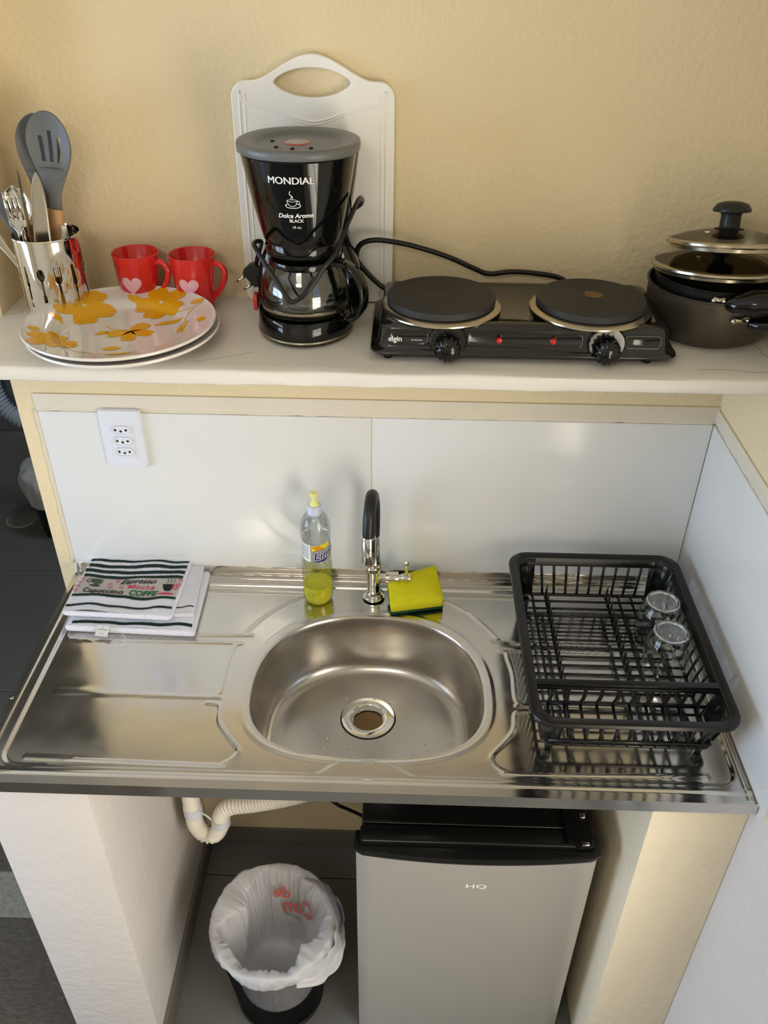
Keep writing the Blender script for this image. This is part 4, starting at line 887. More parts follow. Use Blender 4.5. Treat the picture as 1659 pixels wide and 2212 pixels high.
# ------------------------------------------------------------------ pots and lids
def pots():
    px, py, z = 1.1065, -0.103, ZS
    t = thing('cooking_pot', 'dark nonstick cooking pot at the bottom of the stack', 'pot', (px, py, z))
    def potm(r, h, z0, rb, cx=px, cy=py, tilt=0):
        return [(0.0001, z0), (rb, z0), (r*0.93, z0+0.012), (r*0.98, z0+0.028), (r, z0+h-0.003), (r+0.0025, z0+h-0.0015), (r+0.0025, z0+h), (r-0.001, z0+h), (r-0.0025, z0+h-0.004), (r*0.96, z0+0.03), (rb, z0+0.004), (0.0001, z0+0.004)]
    pf = potm(0.0925, 0.076, 0.0, 0.070)
    o = mk('body', *lathe_vf(pf, (px, py, z), 96), 'pot', t); sharp(o, 40)
    t2 = thing('saucepan', 'black saucepan nested inside the dark cooking pot', 'pan', (px, py, z+0.03))
    o = mk('body', *lathe_vf([(0.0001, 0.028), (0.066, 0.028), (0.080, 0.040), (0.0850, 0.060), (0.0865, 0.086), (0.0885, 0.088), (0.0885, 0.0895), (0.0855, 0.0895), (0.083, 0.06), (0.06, 0.032), (0.0001, 0.032)], (px+0.002, py, z), 96), 'potin', t2); sharp(o, 40)
    def handle(par, A, d, L, r):
        d = Vector(d).normalized(); A = Vector(A); up = Vector((0, 0, 1))
        P = [A, A+d*0.012, A+d*L*0.35+up*0.002, A+d*L*0.7+up*0.004, A+d*L]
        rr = [0.55, 0.9, 1.15, 1.0, 0.6]
        def rf(q): i = min(3, int(q*4)); f_ = q*4-i; return r*(rr[i]*(1-f_)+rr[i+1]*f_)
        mk('handle', *tube_vf(catmull(P, 6), rf, 20, flat=0.75), 'black', par)
    # brackets and handles towards the front right
    def bracket(par, cx, cy, R, a, zz, w=0.016, two=True):
        c = Vector((cx+R*cos(a), cy+R*sin(a), zz)); u = Vector((-sin(a), cos(a), 0)); n = Vector((cos(a), sin(a), 0))
        P = [(-w, 0.006), (-w-0.004, 0.0), (-w, -0.006), (0, -0.004), (w, -0.006), (w+0.004, 0), (w, 0.006), (0, 0.004)]
        b = mk('bracket', *plate_vf(P, 0.0016, c+n*0.001, u, Vector((0, 0, 1))), 'satin', par); 
        for q in (-w, w): mk('rivet', *lathe_vf([(0.0034, 0.0), (0.0026, 0.0015), (0.0001, 0.0022)], (0, 0, 0), 14) if False else ([Vector(c+u*q+n*(0.0018+h)+u*(r*cos(k*pi/6))+Vector((0, 0, 1))*(r*sin(k*pi/6))) for r, h in ((0.0034, 0.0), (0.0026, 0.0015), (0.0002, 0.002)) for k in range(12)], [[j*12+k, j*12+(k+1) % 12, (j+1)*12+(k+1) % 12, (j+1)*12+k] for j in range(2) for k in range(12)]), 'chrome', b)
        return c, n
    a = radians(-80); c, n = bracket(t, px, py, 0.0925, a, z+0.052, 0.011)
    handle(t, c+n*0.003+Vector((0.010, 0, -0.002)), (0.85, -0.42, 0.06), 0.085, 0.0145)
    a2 = radians(-102); c, n = bracket(t2, px, py, 0.0885, a2, z+0.078, 0.007)
    handle(t2, c+n*0.006+Vector((0.010, 0, -0.001)), (0.90, -0.36, 0.12), 0.098, 0.0195)
    def lid(name, label, cx, cy, z0, r, knobz, tilt, big):
        L = thing(name, label, 'lid', (cx, cy, z0), 'glass lids on the pot stack')
        prof = [(0.0001, 0.016), (0.015, 0.0157), (r*0.4, 0.0135), (r*0.7, 0.009), (r*0.95, 0.002), (r, 0.0)]
        m = Matrix.Rotation(tilt, 3, 'X'); T = lambda p: m @ (Vector(p)-Vector((cx, cy, z0))) + Vector((cx, cy, z0))
        def lt(nm, pf_, mm, par, n=96, close=False): V, F = lathe_vf(pf_, (cx, cy, z0), n, close=close); return sharp(mk(nm, [T(v) for v in V], F, mm, par), 40)
        V, F = lathe_vf(prof, (cx, cy, z0), 96); F = [f for f in F if len(f) == 4]
        g = mk('glass_dome', [T(v) for v in V], F, 'lidglass', L); solid(g, 0.003)
        lt('steel_rim', [(r-0.006, 0.0035), (r-0.001, 0.003), (r+0.0018, 0.001), (r+0.002, -0.002), (r, -0.0042), (r-0.004, -0.0045), (r-0.005, -0.009), (r-0.0065, -0.009), (r-0.0065, 0.0)], 'satin', L, close=True)
        if big: lt('knob', [(0.0001, 0.015), (0.019, 0.015), (0.020, 0.0175), (0.014, 0.019), (0.0135, 0.035), (0.015, 0.038), (0.0255, 0.0395), (0.0260, 0.043), (0.021, 0.050), (0.012, 0.053), (0.0001, 0.054)], 'rubber', L)
        else: lt('knob', [(0.0001, 0.015), (0.013, 0.0155), (0.013, 0.019), (0.0080, 0.020), (0.0072, 0.040), (0.011, 0.043), (0.011, 0.0475), (0.0001, 0.0475)], 'rubber', L)
        lt('knob_washer', [(0.0001, 0.010), (0.010, 0.010), (0.010, 0.013), (0.0001, 0.013)], 'rubber', L, 32)
        v = Vector((cx-0.045, cy-0.005, z0)); 
        V, F = lathe_vf([(0.0025, 0.0145), (0.0045, 0.0145), (0.0045, 0.0115), (0.0025, 0.0115)], (cx-0.035, cy-0.018, z0), 24, close=True); mk('steam_vent', [T(q) for q in V], F, 'chrome', L)
        return L
    lid('pot_lid', 'lower glass pot lid with steel rim resting on the saucepan', px+0.001, py+0.002, z+0.1000, 0.0930, 0, radians(-8), False)
    lid('pot_lid', 'upper glass pot lid with black mushroom knob on top of the stack', px+0.003, py-0.006, z+0.1360, 0.0810, 0, radians(-12), True)
pots()

# ------------------------------------------------------------------ plates
PC = (0.2475, -0.190)
def plate_prof(): return [(0.0001, 0.0060), (0.078, 0.0060), (0.086, 0.0075), (0.092, 0.0125), (0.100, 0.0175), (0.115, 0.0205), (0.128, 0.0232), (0.1325, 0.0250), (0.1348, 0.0264), (0.1358, 0.0245), (0.1350, 0.0222), (0.128, 0.0190), (0.100, 0.0145), (0.093, 0.0085), (0.084, 0.003), (0.078, 0.0022), (0.076, 0.0), (0.070, 0.0), (0.068, 0.0025), (0.0001, 0.0025)]
def ph(r):
    p = [(0.0001, 0.006), (0.04, 0.006)]+[(q.x, q.y) for q in catmull([(a, b, 0) for a, b in plate_prof()[1:18]], 3)][:22]
    for (a, b), (c, d) in zip(p[:-1], p[1:]):
        if a <= r <= c: return b+(d-b)*(r-a)/(c-a)
    return 0.0262
def plates():
    pr = [(q.x, q.y) for q in catmull([(a, b, 0) for a, b in plate_prof()[1:18]], 3)]
    pr = [(0.0001, 0.0060), (0.04, 0.006)] + pr + [(0.068, 0.0025), (0.0001, 0.0025)]
    z0 = ZS
    for k, (dx, dy, lab) in enumerate(((0.004, 0.0, 'lower white plate of the stack, mostly hidden under the flowered one'), (0.0, 0.0, 'white plate with yellow flowers on top of the plate stack'))):
        zz = z0+0.0100*k; c = (PC[0]+dx, PC[1]+dy, zz)
        o = lathe('plate', pr, c, 'plate', None, 128, origin=c, ang=70); tag(o, lab, 'plate', 'flowered plates on the shelf')
    top = o; zz = z0+0.0100
    def D(x, y): r = sqrt(x*x+y*y); return Vector((PC[0]+x, PC[1]+y, zz+ph(min(r, 0.134))+0.0005))
    def petal(cx, cy, a, L, w):
        # heart-ended petal, star-shaped about its middle
        P = []
        for i in range(40):
            q = 2*pi*i/40; u = cos(q); v = sin(q); ww = w*(0.55+0.45*(u+1)/2); e = L*0.5*u*(1-0.20*exp(-(v/0.28)**2)*(1 if u > 0 else 0)); P.append((L*0.5+e, ww*v))
        f = lambda x, y: (cx+x*cos(a)-y*sin(a), cy+x*sin(a)+y*cos(a))
        P = [f(*p) for p in P]; return star_vf(P, f(L*0.5, 0), 8, D)
    def flower(cx, cy, L, a0, ks=range(5), w=0.4, m='yel', star=True):
        f = mk('flower_print', *join(*[petal(cx, cy, a0+2*pi*k/5, L, L*w*(1+0.1*(k % 2))) for k in ks]), m, top)
        if star:
            f2 = mk('flower_centre', *star_vf([(cx+(0.0042 if i % 2 == 0 else 0.0018)*cos(2*pi*i/10+0.3), cy+(0.0042 if i % 2 == 0 else 0.0018)*sin(2*pi*i/10+0.3)) for i in range(10)], (cx, cy), 2, lambda x, y: D(x, y)+Vector((0, 0, 0.0004))), 'plate', f)
        return f
    def leaf(cx, cy, a, L, w, tail=0.4):
        P = []
        for i in range(32):
            q = 2*pi*i/32; u = cos(q); v = sin(q); P.append((L*0.5*u+ (L*tail*0.5*(1 if u < -0.96 else 0))*-1, w*v*(1-0.35*u)))
        f = lambda x, y: (cx+x*cos(a)-y*sin(a), cy+x*sin(a)+y*cos(a)); return star_vf([f(*p) for p in P], (cx, cy), 6, D)
    def stem(pts, w=0.0012):
        P = catmull([(a, b, 0) for a, b in pts], 8); V = []
        for i, p in enumerate(P):
            d = (P[min(i+1, len(P)-1)]-P[max(i-1, 0)]).normalized(); n_ = Vector((-d.y, d.x, 0))*w*0.5; V += [D(p.x+n_.x, p.y+n_.y), D(p.x-n_.x, p.y-n_.y)]
        return V, [[2*i, 2*i+1, 2*i+3, 2*i+2] for i in range(len(P)-1)]
    flower(-0.074, 0.068, 0.047, 1.25, w=0.42); flower(0.036, 0.090, 0.042, 0.7, w=0.42); flower(0.012, 0.002, 0.036, -0.2, (0, 1, 3, 4), 0.38, star=False)
    flower(-0.082, -0.055, 0.036, 0.3, star=False)
    for vf in (leaf(-0.010, 0.103, 2.6, 0.022, 0.007), leaf(-0.103, 0.025, 2.4, 0.026, 0.006), leaf(-0.116, -0.028, 2.9, 0.016, 0.006), leaf(0.095, 0.082, 0.3, 0.018, 0.007), leaf(0.062, 0.038, 0.5, 0.036, 0.006), leaf(0.085, 0.016, 1.2, 0.024, 0.006), leaf(0.112, 0.02, 1.3, 0.014, 0.007), leaf(0.075, -0.045, 0.5, 0.030, 0.005), leaf(0.004, -0.058, 0.2, 0.022, 0.006), leaf(-0.016, -0.09, 0.1, 0.024, 0.006), leaf(0.03, -0.103, 0.2, 0.03, 0.005), leaf(-0.026, -0.005, 0.7, 0.018, 0.0055)): mk('leaf_print', *vf, 'yel', top)
    for vf in (stem([(-0.03, 0.022), (-0.018, 0.010), (0.0, 0.006), (0.012, 0.002)]), stem([(0.045, 0.09), (0.06, 0.068), (0.08, 0.060), (0.1, 0.072), (0.103, 0.085)]), stem([(0.092, 0.062), (0.086, 0.04), (0.078, 0.02)]), stem([(0.03, -0.10), (0.06, -0.06), (0.085, -0.03)])): mk('stem_print', *vf, 'yel', top)
plates()

# ------------------------------------------------------------------ mugs
def mugs():
    def mug(c, lab):
        t = thing('mug', lab, 'mug', c, 'red mugs behind the plates')
        P = [(0.0001, 0.0), (0.023, 0.0), (0.0265, 0.002), (0.0285, 0.010), (0.0355, 0.083), (0.0362, 0.085), (0.0350, 0.0862), (0.0332, 0.0845), (0.0262, 0.012), (0.022, 0.006), (0.0001, 0.005)]
        lathe('cup', P, c, 'red', t, 96, ang=60)
        d = Vector((0.96, -0.28, 0)).normalized(); C = Vector(c)
        mk('handle', *tube_vf(catmull([C+d*r+Vector((0, 0, h)) for r, h in ((0.031, 0.072), (0.042, 0.075), (0.052, 0.068), (0.053, 0.055), (0.046, 0.040), (0.037, 0.027), (0.0285, 0.020))], 8), 0.0045, 12, flat=1.0), 'red', t)
        H = []
        for k in range(48):
            q = 2*pi*k/48; H.append((0.0150*sin(q)**3*1.05, 0.00100*(13*cos(q)-5*cos(2*q)-2*cos(3*q)-cos(4*q))))
        def mp(x, y): h = 0.044+y; r = 0.0285+0.007*(h-0.01)/0.073+0.0005; a = -pi/2-0.08+x/r; return Vector((c[0]+r*cos(a), c[1]+r*sin(a), c[2]+h))
        mk('heart_print', *star_vf(H, (0, 0.0), 6, mp), 'pinkheart', t); return t
    m = mug((0.238, -0.046, ZS), 'red mug with pale heart nearer the cutlery holder')
    copy_tree(m, (0.3265, -0.050, ZS), 'red mug with pale heart nearer the coffee maker')
mugs()

# ------------------------------------------------------------------ cutlery holder and its contents
HC = (0.1235, -0.088)
def holder():
    t = thing('cutlery_holder', 'polished steel cutlery holder with spoon and fork cut-outs', 'utensil holder', (HC[0], HC[1], ZS))
    R = 0.0485; Hh = 0.125; n = 360; K = 125; V = []; F = []
    def rad(h): return R*(1-0.02*ss(0, 0.012, 0.012-h))
    def inshape(s, h):
        # s: metres along the circumference from the front, h: height; utensil silhouettes
        p = 0.0245; k = round(s/p); x = s-k*p; kind = int(k) % 3
        if abs(s) > 0.150: return False
        if h < 0.026 or h > 0.088: return False
        if kind == 0:
            if (x/0.0062)**2+((h-0.077)/0.0095)**2 < 1: return True
            return abs(x) < 0.0014+0.0016*ss(0.062, 0.03, h) * 1 and h < 0.072
        if kind == 1:
            if h > 0.070: return abs(x) < 0.0052 and not any(abs(x-q) < 0.0007 and h > 0.074 for q in (-0.0026, 0.0, 0.0026))
            if h > 0.063: return abs(x) < 0.0052*sqrt(max(0, 1-((0.070-h)/0.0072)**2))
            return abs(x) < 0.0013+0.0016*ss(0.062, 0.03, h)
        if h > 0.058: return -0.003 < x < 0.003*(1-((h-0.058)/0.031)**2)+0.0005
        return abs(x) < 0.0018
    for k in range(K+1):
        h = 0.0005+(Hh-0.0005)*k/K
        for i in range(n): a = -pi/2+2*pi*i/n; V.append(Vector((HC[0]+rad(h)*cos(a), HC[1]+rad(h)*sin(a), ZS+h)))
    for k in range(K):
        for i in range(n):
            s = ((i+0.5)/n); s = (s if s < 0.5 else s-1)*2*pi*R; h = (k+0.5)/K*Hh
            if inshape(s, h): continue
            F.append([k*n+i, k*n+(i+1) % n, (k+1)*n+(i+1) % n, (k+1)*n+i])
    b = mk('cup', V, F, 'chrome', t); solid(b, 0.0008, -1)
    lathe('bottom', [(0.0001, 0.0015), (R-0.001, 0.0015), (R-0.001, 0.0005), (0.0001, 0.0005)], (HC[0], HC[1], ZS), 'chrome', t, 64)
    lathe('rim', [(R-0.0015, Hh-0.001), (R-0.001, Hh+0.0012), (R+0.0008, Hh+0.0012), (R+0.0012, Hh-0.001), (R+0.0002, Hh-0.002)], (HC[0], HC[1], ZS), 'chrome', t, 96, close=True)
holder()
Fn = Vector((-0.02, -1, 0.22))
def frameof(A, B, fn=(0.1, -1, 0.2)):
    A = Vector(A); B = Vector(B); U = (B-A).normalized(); N = Vector(fn); N = (N-U*N.dot(U)).normalized(); Sd = U.cross(N)
    return A, B, U, N, Sd
def flatware(name, label, cat, A, B, prof, m, th=0.0018, dish=None, fn=(0.1, -1, 0.2), group='utensils in the steel holder', part='blade'):
    # prof: list of (distance along, half width); A is the bottom end
    A, B, U, N, Sd = frameof(A, B, fn)
    t = thing(name, label, cat, tuple(A), group)
    L = catmull([(a, b, 0) for a, b in prof], 5); rings = []
    for p in L:
        w = max(0.0003, p.y); d = dish(p.x) if dish else 0
        R = []
        for q in range(9):
            x = -1+2*q/8; R.append(A+U*p.x+Sd*(x*w)+N*(d*(x*x-1)*1.0+th/2*(1 if abs(x) < 0.99 else 0)))
        for q in range(9):
            x = 1-2*q/8; R.append(A+U*p.x+Sd*(x*w)+N*(d*(x*x-1)*1.0-th/2*(1 if abs(x) < 0.99 else 0)))
        rings.append(R)
    mk(part, *loft_vf(rings), m, t); return t, A, B, U, N, Sd
def spoon_server(label, A, B, slots):
    A, B, U, N, Sd = frameof(A, B, (0.05, -1, 0.35)); Lg = (B-A).length
    t = thing('serving_spoon', label, 'spoon', tuple(A), 'utensils in the steel holder')
    P = []
    for i in range(160):
        q = 2*pi*i/160; u = cos(q); v = sin(q); P.append((Lg-0.044+0.044*u*(1.2 if u < 0 else 1), 0.0305*v*(1-0.12*(-u if u < 0 else 0))))
    C = (Lg-0.048, 0)
    def mp(x, y): r2 = ((x-C[0])/0.048)**2+(y/0.0305)**2; return A+U*x+Sd*y-N*0.009*max(0, 1-r2)
    def mask(x, y):
        x -= C[0]
        return any(-0.020 < x < 0.017+dx and abs(y-yy*(1+x*6)) < 0.0028 for yy, dx in ((-0.012, -0.003), (0.0, 0.005), (0.012, -0.003)))
    o = mk('bowl', *star_vf(P, C, 60, mp, mask if slots else None), 'silicone', t); solid(o, 0.003)
    nk = []
    for x, w in ((0.152, 0.0088), (0.160, 0.0088), (0.172, 0.0092), (Lg-0.105, 0.0120), (Lg-0.090, 0.0175), (Lg-0.076, 0.0235)):
        nk.append([A+U*x+Sd*(w*cos(2*pi*j/20))+N*(0.0045*sin(2*pi*j/20)*(1 if x < Lg-0.09 else 0.5)-(0.0 if x < Lg-0.09 else 0.002)) for j in range(20)])
    mk('neck', *loft_vf(nk), 'silicone', t)
    hd = [[A+U*x+Sd*(w*cos(2*pi*j/20))+N*(w*0.85*sin(2*pi*j/20)) for j in range(20)] for x, w in ((0.0, 0.006), (0.01, 0.0078), (0.06, 0.0085), (0.150, 0.0092), (0.153, 0.0080))]
    mk('handle', *loft_vf(hd), 'wood', t)
zb = ZS+0.004
spoon_server('grey silicone slotted spoon with wooden handle', (0.128, -0.072, zb), (0.1545, -0.078, ZS+0.288), True)
spoon_server('grey silicone solid spoon behind the slotted spoon', (0.105, -0.072, zb), (0.1335, -0.062, ZS+0.282), False)
flatware('table_knife', 'broad steel table knife in front of the slotted spoon', 'knife', (0.113, -0.110, zb), (0.137, -0.108, ZS+0.216), [(0, 0.005), (0.02, 0.006), (0.09, 0.006), (0.10, 0.0115), (0.15, 0.0115), (0.18, 0.0095), (0.20, 0.006), (0.212, 0.001)], 'satin')
flatware('table_knife', 'narrow steel knife seen edge on, left of the broad knife', 'knife', (0.104, -0.100, zb), (0.1105, -0.105, ZS+0.218), [(0, 0.005), (0.09, 0.006), (0.10, 0.010), (0.16, 0.010), (0.20, 0.005), (0.213, 0.001)], 'satin', fn=(-1, -0.22, 0.1))
t, A, B, U, N, Sd = flatware('table_fork', 'steel fork with upright tines at the front left of the holder', 'fork', (0.098, -0.108, zb), (0.0985, -0.119, ZS+0.186), [(0, 0.005), (0.05, 0.005), (0.12, 0.0028), (0.135, 0.006), (0.140, 0.0105), (0.150, 0.0115)], 'chrome', part='handle')
for q in (-0.0098, -0.0033, 0.0033, 0.0098):
    mk('tine', *tube_vf([A+U*0.148+Sd*q, A+U*0.165+Sd*q+N*0.001, A+U*0.189+Sd*q*0.92+N*0.004], lambda s: 0.0017-0.0011*s, 8), 'chrome', t)
flatware('table_spoon', 'steel tablespoon right behind the fork', 'spoon', (0.107, -0.082, zb), (0.0925, -0.096, ZS+0.192), [(0, 0.006), (0.05, 0.004), (0.12, 0.0028), (0.135, 0.006), (0.150, 0.0165), (0.165, 0.0185), (0.180, 0.0145), (0.189, 0.004)], 'chrome', dish=lambda x: 0.006*ss(0.13, 0.155, x), part='bowl')
flatware('spatula', 'grey spatula leaning far left out of the picture', 'spatula', (0.118, -0.080, zb), (0.040, -0.100, ZS+0.26), [(0, 0.006), (0.12, 0.006), (0.15, 0.0085), (0.19, 0.011), (0.22, 0.022), (0.26, 0.026), (0.272, 0.022)], 'silicone', 0.004)
flatware('table_spoon', 'dark steel spoon handle leaning low over the left rim', 'spoon', (0.125, -0.105, zb), (0.042, -0.118, ZS+0.165), [(0, 0.004), (0.10, 0.004), (0.13, 0.0065), (0.16, 0.009), (0.18, 0.009), (0.186, 0.005)], 'satin', 0.003, part='handle')
o = tube('wooden_stick', [(0.135, -0.08, zb+0.06), (0.150, -0.082, ZS+0.128), (0.1505, -0.083, ZS+0.134)], 0.0042, 'board', None, 10, origin=(0.135, -0.08, zb)); tag(o, 'pale stick end just inside the right rim of the holder', 'stick', 'utensils in the steel holder')

# ------------------------------------------------------------------ minibar fridge
def fridge():
    x0, x1, yf, yb, zt = 0.590, 1.014, -0.466, -0.045, S-0.241
    t = thing('mini_fridge', 'small fridge with silver curved door and black top under the sink', 'fridge', ((x0+x1)/2, (yf+yb)/2, 0))
    box('cabinet', x0+0.008, x1-0.008, yf+0.062, yb, 0.015, zt+0.004, 'fridgeblk', t, 0.006, 3)
    mk('top_ridge', *box_vf(x0+0.010, x1-0.010, yf+0.060, yf+0.066, zt+0.001, zt+0.006, 0.002), 'fridgeblk', t)
    def front(x, d=0.0): u = (x-(x0+x1)/2)/((x1-x0)/2); return yf+0.014*u*u+d
    def ring(z, ins=0.0, dx=0.0):
        R = []; n = 32
        for i in range(n+1): x = x0+dx+(x1-x0-2*dx)*i/n; R.append(Vector((x, front(x, ins+(0.006 if i in (0, n) else 0)), z)))
        R.append(Vector((x1-dx, yf+0.050, z))); R.append(Vector((x0+dx, yf+0.050, z))); return R
    k = 0.055
    d = sharp(mk('door', *loft_vf([ring(0.010, 0.004, 0.003), ring(0.013), ring(zt-0.022), ring(zt-0.020, 0.003, 0.002)]), 'fridge', t), 40)
    sharp(mk('door_top_trim', *loft_vf([ring(zt-0.021, -0.001, -0.001), ring(zt-0.012, -0.005, -0.004), ring(zt-0.006, -0.004, -0.004), ring(zt-0.003, 0.002, -0.001)]), 'fridgeblk', d), 40)
    sharp(mk('door_liner', *loft_vf([[Vector((a, b, z)) for a, b in rrect(x0+0.006, x1-0.006, yf+0.018, yf+0.058, 0.004, 3)] for z in (0.012, zt-0.002)]), 'fridgeblk', t), 40)
    sharp(mk('door_top', *loft_vf([[Vector((a, b, z)) for a, b in rrect(x0+0.006+q, x1-0.006-q, yf+0.024+q, yf+0.056, 0.006, 3)] for z, q in ((zt-0.01, 0), (zt+0.0035, 0.0), (zt+0.0055, 0.002))]), 'fridgeblk', d), 40)
    h = sharp(mk('hinge_cover', *plate_vf([(0, 0), (0.034, 0), (0.036, 0.05), (0.030, 0.062), (0.012, 0.066), (-0.008, 0.052), (-0.012, -0.04), (0.0, -0.07), (0.034, -0.07)], 0.010, (x1-0.045, yf+0.085, zt+0.009), (1, 0, 0), (0, -1, 0)), 'fridgeblk', t), 30)
    mk('hinge_screw', *box_vf(x1-0.026, x1-0.017, yf+0.075, yf+0.084, zt+0.0135, zt+0.017, 0.001), 'chrome', h)
    mk('hinge_pin', *box_vf(x1-0.030, x1-0.018, yf+0.020, yf+0.027, zt+0.012, zt+0.0165, 0.001), 'chrome', h)
    mk('brand_lettering', *text_vf('HQ', 0.0175, lambda x, y: Vector((0.805+x*1.4, front(0.805+x*1.4, -0.0008), zt-0.086+y*0.9)), maxlen=0.01, bold=0.0002, spacing=1.05), 'white', d, False)
    for a in (x0+0.04, x1-0.04):
        for b in (yf+0.08, yb-0.04): lathe('foot', [(0.0001, 0.0), (0.012, 0.0), (0.012, 0.018), (0.0001, 0.018)], (a, b, 0), 'rubber', t, 16)
    o = tube('power_cable', [(0.600, -0.105, 0.255), (0.575, -0.102, 0.274), (0.545, -0.10, 0.292), (0.519, -0.098, 0.308), (0.47, -0.07, 0.332), (0.42, -0.012, 0.35)], 0.004, 'cable', t, 10, seg=6)
fridge()

# ------------------------------------------------------------------ siphon hose under the basin
def corrugated(name, pts, r, m, par, pitch=0.0080, amp=0.0020, n=32):
    P = catmull(pts, 60); L = [0]
    for a, b in zip(P[:-1], P[1:]): L.append(L[-1]+(b-a).length)
    tot = L[-1]; k = int(tot/pitch*8); Q = []; j = 0
    for i in range(k+1):
        s = tot*i/k
        while j < len(L)-2 and L[j+1] < s: j += 1
        f = (s-L[j])/max(1e-9, L[j+1]-L[j]); Q.append(P[j].lerp(P[j+1], f))
    return mk(name, *tube_vf(Q, lambda q: r+amp*cos(2*pi*q*tot/pitch), n), m, par)
def siphon():
    t = thing('drain_hose', 'white corrugated siphon hose hanging under the sink', 'drain hose', (0.25, -0.2, S-0.4))
    corrugated('corrugated_tube', [(0.603, -0.252, S-0.19), (0.595, -0.25, S-0.27), (0.52, -0.24, S-0.355), (0.44, -0.225, S-0.415), (0.36, -0.215, S-0.455), (0.305, -0.21, S-0.475), (0.283, -0.208, S-0.505), (0.275, -0.206, S-0.55), (0.258, -0.204, S-0.585), (0.236, -0.203, S-0.586), (0.221, -0.203, S-0.555), (0.219, -0.203, S-0.515), (0.2195, -0.200, S-0.44), (0.221, -0.19, S-0.37), (0.222, -0.14, S-0.30), (0.222, -0.07, S-0.28), (0.222, -0.006, S-0.28)], 0.0168, 'hose', t)
    lathe('hose_collar', [(0.0185, -0.014), (0.0205, -0.014), (0.0205, 0.012), (0.0185, 0.012)], (0.2195, -0.202, S-0.50), 'whiteplast', t, 40, close=True)
    lathe('hose_collar', [(0.0185, -0.010), (0.0205, -0.010), (0.0205, 0.010), (0.0185, 0.010)], (0.2785, -0.207, S-0.530), 'whiteplast', t, 40, close=True)
    tube('cable_tie', [(0.238, -0.212, S-0.492), (0.255, -0.216, S-0.505), (0.262, -0.218, S-0.513)], 0.0022, 'whiteplast', t, 6, flat=0.5)
    lathe('drain_nut', [(0.0, -0.06), (0.024, -0.06), (0.024, -0.03), (0.034, -0.028), (0.034, 0.0), (0.0, 0.0)], (0.603, -0.252, S-0.178), 'whiteplast', t, 32)
siphon()

